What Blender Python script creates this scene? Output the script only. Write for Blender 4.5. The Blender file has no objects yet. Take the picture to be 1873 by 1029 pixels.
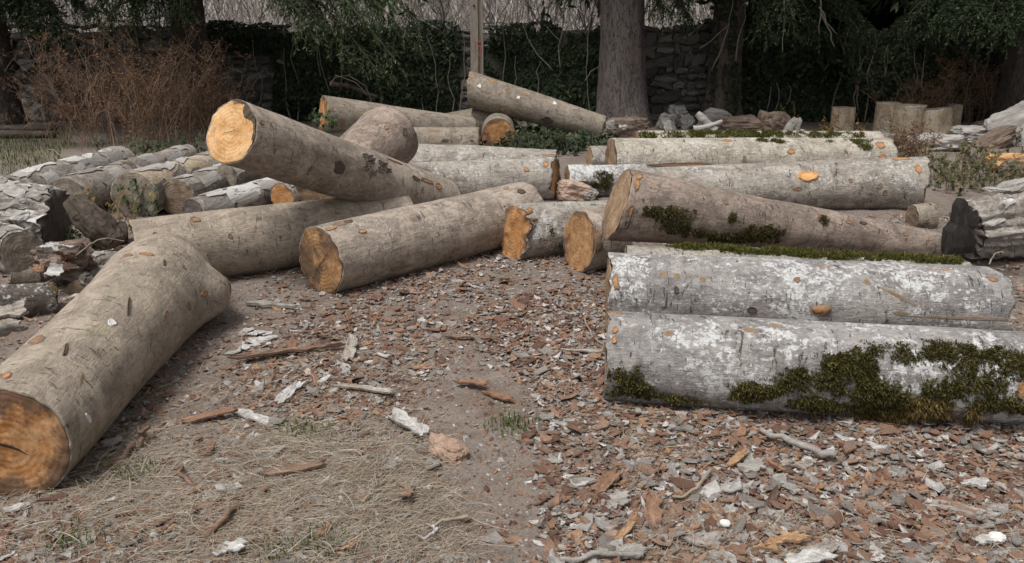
import bpy, math, random
import numpy as np
from mathutils import Vector, Matrix

# ------------------------------------------------------------------ camera, sky, sun, exposure
SC = bpy.context.scene
COL = SC.collection
FPX, CX, CY, HZ = 1500.0, 936.5, 514.5, 55.0      # focal length (px of the 1873 px frame), centre, horizon row
CAMZ = 1.6
TH = math.atan((CY - HZ) / FPX)                    # downward pitch
cam_d = bpy.data.cameras.new("camera")
cam = bpy.data.objects.new("camera", cam_d); COL.objects.link(cam)
cam.location = (0, 0, CAMZ)
cam.rotation_euler = (math.pi / 2 - TH, 0, 0)
cam_d.sensor_fit = 'HORIZONTAL'; cam_d.sensor_width = 36.0
cam_d.lens = 36.0 * FPX / 1873.0
cam_d.clip_start = 0.05; cam_d.clip_end = 500
SC.camera = cam

SUN_EL, SUN_AZ = math.radians(66), math.radians(222)   # azimuth from +Y towards +X; behind the camera, to the left
world = bpy.data.worlds.new("World"); SC.world = world; world.use_nodes = True
wn, wl = world.node_tree.nodes, world.node_tree.links
wn.clear()
sky = wn.new('ShaderNodeTexSky'); sky.sky_type = 'NISHITA'; sky.sun_disc = False
sky.sun_elevation = SUN_EL; sky.sun_rotation = SUN_AZ; sky.dust_density = 4.0; sky.air_density = 1.0
hs = wn.new('ShaderNodeHueSaturation'); hs.inputs['Saturation'].default_value = 0.12   # overcast: grey-white cloud
bg = wn.new('ShaderNodeBackground'); bg.inputs['Strength'].default_value = 0.095
wo = wn.new('ShaderNodeOutputWorld')
wl.new(sky.outputs[0], hs.inputs['Color']); wl.new(hs.outputs[0], bg.inputs[0]); wl.new(bg.outputs[0], wo.inputs[0])

sd = bpy.data.lights.new("sun", 'SUN'); sd.energy = 1.9; sd.angle = math.radians(20); sd.color = (1.0, 0.965, 0.91)
sun = bpy.data.objects.new("sun", sd); COL.objects.link(sun)
sdir = Vector((math.sin(SUN_AZ) * math.cos(SUN_EL), math.cos(SUN_AZ) * math.cos(SUN_EL), math.sin(SUN_EL)))
sun.rotation_euler = (-sdir).to_track_quat('-Z', 'Y').to_euler()
sun.location = (-4, -6, 12)

vs = SC.view_settings
vs.view_transform = 'Standard'; vs.look = 'None'; vs.exposure = 0.66; vs.gamma = 1.0; vs.use_curve_mapping = False
SC.render.engine = 'CYCLES'
SC.cycles.max_bounces = 6; SC.cycles.diffuse_bounces = 3; SC.cycles.transparent_max_bounces = 4

# ------------------------------------------------------------------ numeric helpers
rng = np.random.default_rng(7)
random.seed(7)

def _hash(ix, iy, iz, s):
    h = (ix.astype(np.int64) * 374761393 + iy.astype(np.int64) * 668265263 + iz.astype(np.int64) * 2147483647 + s * 1274126177) & 0xFFFFFFFF
    h = ((h ^ (h >> 13)) * 1274126177) & 0xFFFFFFFF
    h = h ^ (h >> 16)
    return (h & 0xFFFF) / 32767.5 - 1.0

def noise(p, s=0):
    p = np.asarray(p, float)
    i = np.floor(p); f = p - i; f = f * f * (3 - 2 * f)
    x, y, z = i[..., 0], i[..., 1], i[..., 2]
    r = 0
    for dx in (0, 1):
        wx = f[..., 0] if dx else 1 - f[..., 0]
        for dy in (0, 1):
            wy = f[..., 1] if dy else 1 - f[..., 1]
            for dz in (0, 1):
                wz = f[..., 2] if dz else 1 - f[..., 2]
                r = r + wx * wy * wz * _hash(x + dx, y + dy, z + dz, s)
    return r

def fbm(p, o=3, s=0):
    p = np.asarray(p, float); r = 0; a = 1.0
    for k in range(o):
        r = r + a * noise(p * (2 ** k) + 17.3 * k, s + k); a *= .5
    return r

def ray(px, py):
    X, V = (px - CX) / FPX, (py - CY) / FPX
    return np.array([X, math.cos(TH) - V * math.sin(TH), -math.sin(TH) - V * math.cos(TH)])

def at(px, py, Y=None, z=None):
    """the point of the place seen at that spot of the photograph, at depth Y or height z"""
    d = ray(px, py)
    t = Y / d[1] if Y is not None else (z - CAMZ) / d[2]
    return np.array([0, 0, CAMZ]) + d * t

def rest_w(cx, cy, hw, sink=0.024):
    """centre and radius of a round log end of half-width hw px that lies on the ground"""
    d = ray(cx, cy); s = hw / FPX
    t = (CAMZ + sink) / (s - d[2])
    return np.array([0, 0, CAMZ]) + d * t, s * t

def up_w(cx, cy, hw, Y):
    d = ray(cx, cy); t = Y / d[1]
    return np.array([0, 0, CAMZ]) + d * t, hw / FPX * t

def to_px(p):
    q = np.asarray(p, float) - np.array([0, 0, CAMZ])
    zc = q[..., 1] * math.cos(TH) - q[..., 2] * math.sin(TH)
    yc = q[..., 1] * math.sin(TH) + q[..., 2] * math.cos(TH)
    return CX + FPX * q[..., 0] / zc, CY - FPX * yc / zc

# ------------------------------------------------------------------ object helpers
def mesh_data(name, V, F, smooth=False, midx=None):
    V = np.asarray(V, np.float32).reshape(-1, 3)
    if not isinstance(F, (list, tuple)):
        F = [F]
    F = [np.asarray(f, np.int32) for f in F if len(f)]
    me = bpy.data.meshes.new(name)
    me.vertices.add(len(V)); me.vertices.foreach_set('co', V.ravel())
    nl = sum(f.size for f in F); npoly = sum(len(f) for f in F)
    me.loops.add(nl); me.loops.foreach_set('vertex_index', np.concatenate([f.ravel() for f in F]))
    me.polygons.add(npoly)
    tot = np.concatenate([np.full(len(f), f.shape[1], np.int32) for f in F])
    st = np.concatenate([[0], np.cumsum(tot)[:-1]]).astype(np.int32)
    me.polygons.foreach_set('loop_start', st)
    me.polygons.foreach_set('use_smooth', np.full(npoly, smooth, bool))
    if midx is not None:
        me.polygons.foreach_set('material_index', np.asarray(midx, np.int32))
    me.update(calc_edges=True); me.validate()
    return me

def obj(name, me, mat=None, parent=None, kind=None):
    o = bpy.data.objects.new(name, me); COL.objects.link(o)
    if mat is not None and not me.materials:
        me.materials.append(mat)
    if parent is not None:
        o.parent = parent
    if kind:
        o['kind'] = kind
    return o

def mk(name, V, F, mat, parent=None, smooth=False, kind=None):
    return obj(name, mesh_data(name, V, F, smooth), mat, parent, kind)

def tag(o, label, cat, group=None):
    o['label'] = label; o['category'] = cat
    if group:
        o['group'] = group
    return o

def empty(name, loc=(0, 0, 0), label=None, cat=None, group=None):
    o = bpy.data.objects.new(name, None); COL.objects.link(o); o.location = loc
    o.empty_display_size = .1
    if label:
        tag(o, label, cat, group)
    return o

def grid_faces(nu, nv, wrap=False, off=0):
    """quads of a (nv rows x nu columns) grid, columns wrapping when asked"""
    j = np.arange(nu if wrap else nu - 1); i = np.arange(nv - 1)
    I, J = np.meshgrid(i, j, indexing='ij')
    a = I * nu + J; b = I * nu + (J + 1) % nu
    return np.stack([a, b, b + nu, a + nu], -1).reshape(-1, 4) + off

class Geo:
    def __init__(s):
        s.V = []; s.F = {3: [], 4: []}; s.n = 0
    def add(s, V, F):
        V = np.asarray(V, float).reshape(-1, 3); F = np.asarray(F, int)
        s.V.append(V); s.F[F.shape[1]].append(F + s.n); s.n += len(V)
    def tube(s, pts, rad, seg=5, cap=True):
        pts = np.asarray(pts, float); n = len(pts); rad = np.broadcast_to(np.asarray(rad, float), (n,))
        d = np.gradient(pts, axis=0); d /= np.linalg.norm(d, axis=1, keepdims=True) + 1e-9
        ref = np.array([0, 0, 1.]) if abs(d[:, 2]).mean() < .85 else np.array([1., 0, 0])
        a = np.cross(d, ref); a /= np.linalg.norm(a, axis=1, keepdims=True) + 1e-9
        b = np.cross(d, a)
        ph = np.arange(seg) * 2 * np.pi / seg
        V = pts[:, None] + rad[:, None, None] * (np.cos(ph)[None, :, None] * a[:, None] + np.sin(ph)[None, :, None] * b[:, None])
        s.add(V, grid_faces(seg, n, True))
        if cap:
            k = s.n
            s.add(np.array([pts[0], pts[-1]]), np.zeros((0, 3), int))
            base = k - n * seg
            j = np.arange(seg)
            s.F[3].append(np.stack([np.full(seg, k), base + (j + 1) % seg, base + j], 1))
            e = base + (n - 1) * seg
            s.F[3].append(np.stack([np.full(seg, k + 1), e + j, e + (j + 1) % seg], 1))
    def data(s, name, smooth=False):
        F = [np.concatenate(f) for f in (s.F[3], s.F[4]) if f and sum(len(x) for x in f)]
        return mesh_data(name, np.concatenate(s.V), F, smooth)
    def build(s, name, mat, parent=None, smooth=False, kind=None):
        return obj(name, s.data(name, smooth), mat, parent, kind)

def unit(v):
    v = np.asarray(v, float); return v / (np.linalg.norm(v, axis=-1, keepdims=True) + 1e-12)

# ------------------------------------------------------------------ materials
class NT:
    """short-hand for shader nodes"""
    def __init__(s, name):
        s.m = bpy.data.materials.new(name); s.m.use_nodes = True
        s.t = s.m.node_tree; s.t.nodes.clear()
        s.out = s.t.nodes.new('ShaderNodeOutputMaterial')
        s.bs = s.t.nodes.new('ShaderNodeBsdfPrincipled')
        s.t.links.new(s.bs.outputs[0], s.out.inputs[0])
        s.bs.inputs['Roughness'].default_value = .85
        s.bs.inputs['Specular IOR Level'].default_value = .25
    def n(s, t): return s.t.nodes.new(t)
    def l(s, a, b): s.t.links.new(a, b)
    def coord(s, which='Object', scale=(1, 1, 1), rnd=True):
        tc = s.n('ShaderNodeTexCoord'); mp = s.n('ShaderNodeMapping')
        mp.inputs['Scale'].default_value = scale
        s.l(tc.outputs[which], mp.inputs['Vector'])
        if rnd:
            oi = s.n('ShaderNodeObjectInfo'); m = s.n('ShaderNodeMath'); m.operation = 'MULTIPLY'; m.inputs[1].default_value = 53.0
            s.l(oi.outputs['Random'], m.inputs[0]); s.l(m.outputs[0], mp.inputs['Location'])
        return mp.outputs[0]
    def noise(s, vec, scale, detail=4, rough=.6, dist=0.0):
        t = s.n('ShaderNodeTexNoise'); t.inputs['Scale'].default_value = scale; t.inputs['Detail'].default_value = detail
        t.inputs['Roughness'].default_value = rough; t.inputs['Distortion'].default_value = dist
        s.l(vec, t.inputs['Vector']); return t.outputs['Fac']
    def voro(s, vec, scale, out='Distance', feat='F1'):
        t = s.n('ShaderNodeTexVoronoi'); t.inputs['Scale'].default_value = scale; t.feature = feat
        s.l(vec, t.inputs['Vector']); return t.outputs[out]
    def ramp(s, fac, stops, interp='LINEAR'):
        r = s.n('ShaderNodeValToRGB'); r.color_ramp.interpolation = interp
        e = r.color_ramp.elements
        while len(e) > 1: e.remove(e[-1])
        for k, (p, c) in enumerate(stops):
            el = e[0] if k == 0 else e.new(p)
            el.position = p; el.color = (c, c, c, 1) if not isinstance(c, (tuple, list)) else (*c, 1)
        s.l(fac, r.inputs[0]); return r.outputs[0]
    def step(s, fac, lo, hi): return s.ramp(fac, [(max(0, min(lo, 1)), 0.0), (max(0, min(hi, 1)), 1.0)])
    def mix(s, fac, a, b, mode='MIX'):
        m = s.n('ShaderNodeMix'); m.data_type = 'RGBA'; m.blend_type = mode
        for sock, v in ((m.inputs[0], fac), (m.inputs[6], a), (m.inputs[7], b)):
            if isinstance(v, (int, float)): sock.default_value = v
            elif isinstance(v, (tuple, list)): sock.default_value = (*v, 1)
            else: s.l(v, sock)
        return m.outputs[2]
    def math(s, op, a, b=0.0):
        m = s.n('ShaderNodeMath'); m.operation = op
        for sock, v in ((m.inputs[0], a), (m.inputs[1], b)):
            if isinstance(v, (int, float)): sock.default_value = v
            else: s.l(v, sock)
        return m.outputs[0]
    def bump(s, h, strength=.5, dist=.01):
        b = s.n('ShaderNodeBump'); b.inputs['Strength'].default_value = strength; b.inputs['Distance'].default_value = dist
        s.l(h, b.inputs['Height']); s.l(b.outputs[0], s.bs.inputs['Normal'])
    def color(s, c):
        if isinstance(c, (tuple, list)): s.bs.inputs['Base Color'].default_value = (*c, 1)
        else: s.l(c, s.bs.inputs['Base Color'])
    def island(s): return s.n('ShaderNodeNewGeometry').outputs['Random Per Island']
    def orand(s): return s.n('ShaderNodeObjectInfo').outputs['Random']

def bark(name, c1, c2, cdark, lichen=.3, lcol=(.58, .57, .55), algae=.15, acol=(.22, .21, .09), scrape=.1, stretch=.35, grain=1.0, blue=0.0, con=1.0):
    """smooth beech-like bark: X of the object runs along the log"""
    t = NT(name)
    v = t.coord('Object'); vs_ = t.coord('Object', (stretch, 1, 1)); vc = t.coord('Object', (.16, 1, 1))
    vr = t.coord('Object', (1.0, .33, .33))
    hi = tuple(min(1, k * 1.32) for k in c1)
    big = t.noise(vs_, 3.2, 6, .68)
    col = t.mix(t.step(big, .38, .62), c1, c2)
    if blue:
        bl = t.noise(v, 2.6, 4, .6)
        col = t.mix(t.math('MULTIPLY', t.step(bl, .42, .6), blue), col, (.225, .222, .232))
    ringn = t.noise(vr, 5.5, 5, .66, .8)                       # bands round the log
    col = t.mix(t.math('MULTIPLY', t.step(ringn, .50, .62), .65), col, hi)
    patch = t.noise(t.coord('Object', (.6, 1, 1)), 11, 6, .7, 1.2)   # thin bark scales of other tone
    col = t.mix(t.math('MULTIPLY', t.step(patch, .54, .565), .55), col, hi)
    col = t.mix(t.math('MULTIPLY', t.step(patch, .42, .40), .45 * con), col, cdark)
    pl = t.noise(t.coord('Object', (.55, 1, 1)), 4.2, 6, .68, 1.5)
    col = t.mix(t.math('MULTIPLY', t.step(pl, .545, .565), .62 * con), col, tuple(.6 * a + .4 * b for a, b in zip(c2, cdark)))
    col = t.mix(t.math('MULTIPLY', t.step(pl, .44, .425), .55), col, hi)
    blot = t.noise(v, 8, 6, .7, .8)
    col = t.mix(t.math('MULTIPLY', t.step(blot, .55, .66), .55 * con), col, cdark)
    mott = t.noise(v, 38, 5, .7, .5)
    col = t.mix(t.math('MULTIPLY', t.step(mott, .53, .64), .52 * con), col, cdark)
    gr = t.noise(vc, 90 * grain, 5, .75)                       # fine streaks along the grain
    col = t.mix(t.math('MULTIPLY', t.step(gr, .50, .64), .36 * con), col, cdark)
    gr2 = t.noise(v, 210, 3, .7)
    col = t.mix(t.math('MULTIPLY', t.step(gr2, .48, .68), .30), col, hi)
    fis = t.noise(t.coord('Object', (.9, .22, .22)), 34, 4, .6, 1.6)
    fism = t.math('MULTIPLY', t.step(fis, .625, .66), t.step(blot, .42, .52))
    col = t.mix(t.math('MULTIPLY', fism, .8 * con), col, (.045, .034, .026))
    if algae:
        al = t.noise(vs_, 5.0, 5, .66, .6)
        k = .68 - .25 * algae
        col = t.mix(t.math('MULTIPLY', t.step(al, k, k + .10), .55), col, acol)
    if lichen:
        l1 = t.noise(v, 3.2, 4, .6, .4); l2 = t.noise(t.coord('Object', (.9, 1, 1)), 46, 4, .62, .8); l3 = t.noise(t.coord('Object', (.85, 1, 1)), 19, 5, .65, .6)
        k = .695 - .20 * lichen
        lm = t.math('ADD', t.math('MULTIPLY', l1, .36), t.math('ADD', t.math('MULTIPLY', l2, .34), t.math('MULTIPLY', l3, .30)))
        lmask = t.step(lm, k, k + .022)
        halo = t.step(lm, k - .05, k)
        col = t.mix(t.math('MULTIPLY', halo, .35), col, tuple(.5 * a + .20 for a in c1))
        vd = t.voro(t.coord('Object', (.8, 1, 1)), 30); vcell = t.voro(t.coord('Object', (.8, 1, 1)), 30, 'Color')
        sepc = t.n('ShaderNodeSeparateColor'); t.l(vcell, sepc.inputs[0])
        rr_ = t.math('MULTIPLY', t.math('SUBTRACT', sepc.outputs[0], .72 - .38 * lichen), .55)
        wob = t.math('ADD', vd, t.math('MULTIPLY', t.math('SUBTRACT', l2, .5), .45))
        spot = t.math('MULTIPLY', t.step(t.math('SUBTRACT', rr_, wob), .0, .02), t.step(l1, .44, .54))
        lmask = t.math('MAXIMUM', lmask, t.math('MULTIPLY', spot, min(1, .3 + lichen)))
        lc = t.mix(t.step(t.noise(v, 75, 4, .7), .35, .65), tuple(k * .62 for k in lcol), lcol)
        col = t.mix(t.math('MULTIPLY', lmask, .88), col, lc)
    if scrape:
        sc = t.noise(t.coord('Object', (.40, 1, 1)), 8.5, 5, .62, .5)
        k = .745 - .10 * scrape
        sm = t.step(sc, k, k + .02)
        col = t.mix(t.math('MULTIPLY', sm, .85), col, t.mix(t.step(t.noise(vs_, 60, 4), .35, .65), (.26, .125, .055), (.46, .23, .095)))
    t.color(col)
    h = t.math('ADD', t.math('MULTIPLY', gr, .7), t.math('ADD', t.math('MULTIPLY', patch, .9), t.math('ADD', t.math('MULTIPLY', mott, .6), t.math('MULTIPLY', gr2, .35))))
    h = t.math('SUBTRACT', h, t.math('MULTIPLY', fism, 1.0))
    t.bump(h, .9, .014)
    t.bs.inputs['Roughness'].default_value = .85
    return t.m

def trunkbark(name, c1, c2, cdark):
    """deeply furrowed conifer bark, X along the trunk"""
    t = NT(name)
    f1 = t.noise(t.coord('Object', (.28, 1, 1)), 26, 5, .62, 1.2); f2 = t.noise(t.coord('Object', (.45, 1, 1)), 75, 4, .65, .6); b = t.noise(t.coord('Object', (.4, 1, 1)), 2.2, 4, .6)
    col = t.mix(t.step(b, .4, .6), c1, c2)
    col = t.mix(t.math('MULTIPLY', t.step(f1, .52, .40), .85), col, cdark)
    col = t.mix(t.math('MULTIPLY', t.step(f2, .52, .64), .5), col, tuple(min(1, k * 1.5) for k in c1))
    t.color(col); t.bump(t.math('ADD', f1, t.math('MULTIPLY', f2, .4)), 1.0, .05); t.bs.inputs['Roughness'].default_value = .95
    return t.m

def cutwood(name, light, mid, dark, stain=.35, stain_col=(.09, .06, .045), saw=1.0, rim=.8, sc=1.0):
    """a sawn end: X of the object is the log's axis"""
    t = NT(name)
    v = t.coord('Object', (1, 1, 1), rnd=False)
    vr = t.coord('Object')
    w = t.n('ShaderNodeTexWave'); w.wave_type = 'RINGS'; w.rings_direction = 'X'
    w.inputs['Scale'].default_value = 13; w.inputs['Distortion'].default_value = 3.2; w.inputs['Detail'].default_value = 3
    w.inputs['Detail Scale'].default_value = 1.2
    t.l(v, w.inputs['Vector'])
    base = t.mix(t.step(t.noise(vr, 7 * sc, 4, .6, .8), .38, .62), mid, light)
    base = t.mix(t.math('MULTIPLY', w.outputs['Fac'], .09), base, dark)
    mot = t.noise(vr, 13 * sc, 6, .7, .6)
    base = t.mix(t.math('MULTIPLY', t.step(mot, .48, .62), .52), base, dark)
    st = t.noise(t.coord('Object', (.2, 1, .28)), 30 * sc, 4, .65, .3)      # saw marks
    base = t.mix(t.math('MULTIPLY', t.step(st, .5, .7), .35 * saw), base, dark)
    flk = t.noise(vr, 22 * sc, 5, .7, 1.2)
    base = t.mix(t.math('MULTIPLY', t.step(flk, .58, .66), .45), base, tuple(min(1, k * 1.35) for k in light))
    base = t.mix(t.math('MULTIPLY', t.step(flk, .30, .24), .6), base, dark)
    sn = t.noise(vr, 3.6 * sc, 5, .66, .6)
    sep = t.n('ShaderNodeSeparateXYZ'); t.l(v, sep.inputs[0])
    rad = t.math('SQRT', t.math('ADD', t.math('POWER', sep.outputs[1], 2.0), t.math('POWER', sep.outputs[2], 2.0)))
    sn = t.math('ADD', sn, t.math('MULTIPLY', t.math('SUBTRACT', rad, .13), rim))
    k = .72 - .42 * stain
    base = t.mix(t.math('MULTIPLY', t.step(sn, k, k + .10), .85), base, stain_col)
    ang = t.math('ARCTAN2', sep.outputs[1], sep.outputs[2])
    cmb = t.n('ShaderNodeCombineXYZ'); t.l(t.math('MULTIPLY', ang, 5.0), cmb.inputs[0]); t.l(t.math('MULTIPLY', rad, 5.0), cmb.inputs[1])
    oi_ = t.orand(); t.l(t.math('MULTIPLY', oi_, 40.0), cmb.inputs[2])
    rs_ = t.noise(cmb.outputs[0], 1.6, 4, .7, .3)
    split = t.math('MULTIPLY', t.step(t.math('ABSOLUTE', t.math('SUBTRACT', rs_, .5)), .008, .0), t.step(rad, .015, .05))
    base = t.mix(t.math('MULTIPLY', split, .75), base, (.05, .032, .022))
    t.color(base)
    t.bump(t.math('ADD', t.math('MULTIPLY', st, .5), t.math('ADD', flk, t.math('MULTIPLY', w.outputs['Fac'], .3))), .6, .006)
    t.bs.inputs['Roughness'].default_value = .8
    return t.m

def knotwood(name, light, mid, dark, edge):
    """branch scar: fibrous wood in the middle, worn and dirty towards its ragged edge"""
    t = NT(name)
    v = t.coord('Object'); g = t.coord('Generated', rnd=False)
    a = t.noise(v, 30, 5, .7, 1.0); b = t.noise(t.coord('Object', (.25, 1, 1)), 140, 4, .7); c = t.noise(v, 85, 4, .7, .6)
    col = t.mix(t.step(a, .38, .60), mid, light)
    col = t.mix(t.math('MULTIPLY', t.step(b, .47, .62), .7), col, dark)
    col = t.mix(t.math('MULTIPLY', t.step(c, .56, .66), .6), col, dark)
    d = t.n('ShaderNodeVectorMath'); d.operation = 'DISTANCE'; t.l(g, d.inputs[0]); d.inputs[1].default_value = (.5, .5, .5)
    e = t.math('ADD', d.outputs['Value'], t.math('MULTIPLY', t.math('SUBTRACT', a, .5), .9))
    e = t.math('ADD', e, t.math('MULTIPLY', t.math('SUBTRACT', c, .5), .6))
    col = t.mix(t.math('MULTIPLY', t.step(e, .26, .50), .88), col, edge)
    t.color(col); t.bump(t.math('ADD', a, t.math('MULTIPLY', b, .5)), .9, .008)
    return t.m

def simple(name, stops, scale=8, detail=5, bump=.4, stretch=(1, 1, 1), island=False, per_obj=False, rough=.85, dist=.004, which='Object', spec=.25):
    """noise-driven colour ramp on three scales; colour also varies per loose piece or per object when asked"""
    t = NT(name)
    v = t.coord(which, stretch)
    nz = t.noise(v, scale, detail, .68, .4)
    fine = t.noise(v, scale * 5.5, 5, .7, .3)
    mixn = t.math('ADD', t.math('MULTIPLY', nz, .55), t.math('MULTIPLY', fine, .45))
    if island or per_obj:
        r = t.island() if island else t.orand()
        fac = t.math('ADD', t.math('MULTIPLY', r, .7), t.math('MULTIPLY', t.math('SUBTRACT', mixn, .5), 1.5))
        fac = t.math('ADD', fac, .15)
    else:
        fac = t.step(mixn, .36, .64)
    t.color(t.ramp(fac, stops))
    if bump: t.bump(mixn, min(1, bump * 1.4), dist)
    t.bs.inputs['Roughness'].default_value = rough
    t.bs.inputs['Specular IOR Level'].default_value = spec
    return t.m

def leafmat(name, stops, rough=.55, spec=.3, trans=.15):
    t = NT(name)
    c = t.ramp(t.island(), stops)
    t.color(c); t.bs.inputs['Roughness'].default_value = rough; t.bs.inputs['Specular IOR Level'].default_value = spec
    if trans:
        tr = t.n('ShaderNodeBsdfTranslucent'); mx = t.n('ShaderNodeMixShader'); mx.inputs[0].default_value = trans
        t.l(c, tr.inputs[0]); t.l(t.bs.outputs[0], mx.inputs[1]); t.l(tr.outputs[0], mx.inputs[2]); t.l(mx.outputs[0], t.out.inputs[0])
    return t.m

M = {}
TAN = dict(c1=(.345, .288, .230), c2=(.270, .226, .182), cdark=(.095, .077, .056))
M['bark_tan'] = bark('smooth tan grey bark', **TAN, lichen=.20, algae=.34, scrape=.08, con=.68)
M['bark_tan2'] = bark('blotched tan bark', (.36, .30, .25), (.265, .22, .182), (.098, .078, .061), lichen=.40, algae=.15, scrape=.25, con=.85)
M['bark_pink'] = bark('pinkish brown bark', (.305, .242, .200), (.225, .178, .148), (.080, .060, .047), lichen=.12, algae=.1, scrape=.35, grain=.8)
M['bark_lichen'] = bark('lichen white bark', (.300, .278, .262), (.225, .205, .195), (.095, .082, .075), lichen=.86, lcol=(.70, .695, .69), algae=.12, acol=(.27, .20, .09), scrape=.22, stretch=.5, blue=.55)
M['bark_grey'] = bark('grey bark with lichen', (.33, .298, .26), (.235, .205, .175), (.088, .072, .060), lichen=.70, lcol=(.62, .61, .59), algae=.2, scrape=.25)
M['bark_cream'] = bark('cream bark', (.41, .37, .31), (.33, .292, .238), (.13, .105, .078), lichen=.72, lcol=(.66, .645, .61), algae=.35, acol=(.25, .22, .10), scrape=.4)
M['bark_dim'] = bark('brown grey bark', (.262, .222, .178), (.200, .168, .134), (.100, .080, .062), lichen=.42, lcol=(.52, .51, .49), algae=.35, scrape=.3)
M['bark_old'] = bark('weathered grey bark', (.300, .270, .240), (.205, .175, .150), (.085, .068, .055), lichen=.40, lcol=(.50, .49, .475), algae=.2, scrape=0, stretch=.3, grain=.7)
M['debarked'] = bark('debarked yellowed wood', (.40, .32, .225), (.30, .24, .175), (.095, .068, .048), lichen=.75, lcol=(.52, .50, .465), algae=0, scrape=0, stretch=.2)
M['gnarl'] = bark('crumbling grey wood', (.36, .33, .30), (.23, .195, .165), (.060, .045, .035), lichen=.62, lcol=(.56, .55, .53), algae=.35, acol=(.14, .10, .045), scrape=0, stretch=.25)
M['spotted'] = bark('white spotted dark bark', (.11, .09, .075), (.075, .062, .052), (.035, .028, .024), lichen=.80, lcol=(.66, .65, .63), algae=0, scrape=0, stretch=.8)
M['fresh_big'] = knotwood('bright branch cut', (.74, .44, .20), (.62, .33, .125), (.40, .19, .07), (.42, .22, .09))
M['cut_bright'] = cutwood('fresh bright cut', (.62, .40, .21), (.52, .285, .11), (.31, .145, .05), stain=.20, saw=.4, stain_col=(.30, .15, .06), rim=.6)
M['cut_orange'] = cutwood('orange cut', (.45, .25, .115), (.36, .17, .062), (.18, .08, .032), stain=.44, stain_col=(.105, .062, .040), rim=1.6)
M['cut_near'] = cutwood('near orange cut', (.48, .285, .145), (.38, .165, .052), (.18, .075, .026), stain=.52, stain_col=(.105, .064, .043), rim=2.8, sc=1.3)
M['cut_brown'] = cutwood('brown stained cut', (.43, .255, .125), (.335, .175, .075), (.14, .075, .038), stain=.58, stain_col=(.100, .064, .045), rim=.4)
M['cut_tan'] = cutwood('dry tan cut', (.36, .255, .165), (.285, .185, .11), (.15, .092, .056), stain=.45, stain_col=(.125, .09, .068))
M['cut_old'] = cutwood('weathered old cut', (.25, .19, .135), (.195, .142, .10), (.10, .072, .052), stain=.45, stain_col=(.080, .063, .052))
M['cut_grey'] = cutwood('grey old cut', (.27, .235, .19), (.21, .175, .135), (.105, .085, .066), stain=.42, stain_col=(.125, .10, .08))
M['cut_dark'] = cutwood('dark old cut', (.13, .105, .095), (.095, .077, .07), (.05, .04, .036), stain=.35, stain_col=(.04, .034, .03))
M['fresh'] = knotwood('fresh knot wood', (.50, .275, .13), (.38, .185, .08), (.17, .08, .042), (.18, .12, .08))
M['scar'] = knotwood('old knot wood', (.33, .19, .11), (.25, .14, .08), (.11, .066, .044), (.15, .115, .085))
M['scar_dark'] = knotwood('dark knot', (.13, .09, .062), (.085, .058, .042), (.035, .027, .022), (.075, .06, .047))
M['crack'] = simple('crack shade wood', [(0, (.022, .014, .010)), (1, (.045, .028, .018))], 30)
# ------------------------------------------------------------------ ground, hill
def gz(x, y):
    """height of the ground"""
    x = np.asarray(x, float); y = np.asarray(y, float)
    p = np.stack([x, y, np.zeros_like(x)], -1)
    return .022 * fbm(p * 1.1, 3, 3) + .009 * fbm(p * 6, 2, 9) + .005 * noise(p * 22, 21)

def axis_pts(a, b, fine_a, fine_b, fine, coarse):
    l = []; x = a
    while x < b:
        l.append(x); x += fine if fine_a <= x < fine_b else coarse
    l.append(b); return np.array(l)

gx = axis_pts(-60, 60, -5, 5, .035, .8); gy = axis_pts(-12, 70, 1.6, 7.5, .035, .35)
GX, GY = np.meshgrid(gx, gy)
GZ = gz(GX, GY)

def ground_material():
    t = NT('earth with litter'); v = t.coord('Object', rnd=False)
    a = t.noise(v, 1.3, 5, .6); b = t.noise(v, 14, 6, .7); c = t.noise(v, 75, 4, .7); d = t.noise(v, 4.2, 5, .65)
    col = t.mix(t.step(a, .36, .62), (.150, .114, .091), (.200, .172, .152))
    col = t.mix(t.math('MULTIPLY', t.step(b, .45, .62), .55), col, (.105, .073, .055))
    col = t.mix(t.math('MULTIPLY', t.step(d, .54, .66), .5), col, (.22, .192, .170))
    col = t.mix(t.math('MULTIPLY', t.step(c, .56, .66), .55), col, (.265, .225, .192))
    col = t.mix(t.math('MULTIPLY', t.step(c, .44, .36), .6), col, (.085, .064, .050))
    t.color(col); t.bump(t.math('ADD', c, t.math('MULTIPLY', b, 1.6)), .7, .012)
    t.bs.inputs['Roughness'].default_value = .95
    return t.m
M['ground'] = ground_material()
ground = mk('ground', np.stack([GX, GY, GZ], -1), grid_faces(len(gx), len(gy)), M['ground'], smooth=True, kind='structure')

# wooded hillside that rises behind the wall
hx = np.linspace(-70, 70, 90); hy = np.linspace(18.5, 70, 50)
HX, HY = np.meshgrid(hx, hy)
HZZ = -.3 + (HY - 18.5) * .62 + .8 * fbm(np.stack([HX * .12, HY * .12, HX * 0], -1), 3, 5)
M['hill'] = simple('leaf litter slope', [(0, (.11, .085, .078)), (.4, (.24, .21, .185)), (.7, (.38, .345, .315)), (1, (.56, .53, .50))], 2.2, 9, .9, dist=.2)
mk('hillside', np.stack([HX, HY, HZZ], -1), grid_faces(90, 50), M['hill'], smooth=True, kind='structure')

# ------------------------------------------------------------------ logs
def frame(A, B):
    X = unit(np.asarray(B) - np.asarray(A))
    up = np.array([0, 0, 1.]) if abs(X[2]) < .9 else np.array([0, 1., 0])
    Z = unit(up - X * np.dot(up, X)); Y = np.cross(Z, X)
    R = np.eye(4); R[:3, 0] = X; R[:3, 1] = Y; R[:3, 2] = Z; R[:3, 3] = A
    return R

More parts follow.
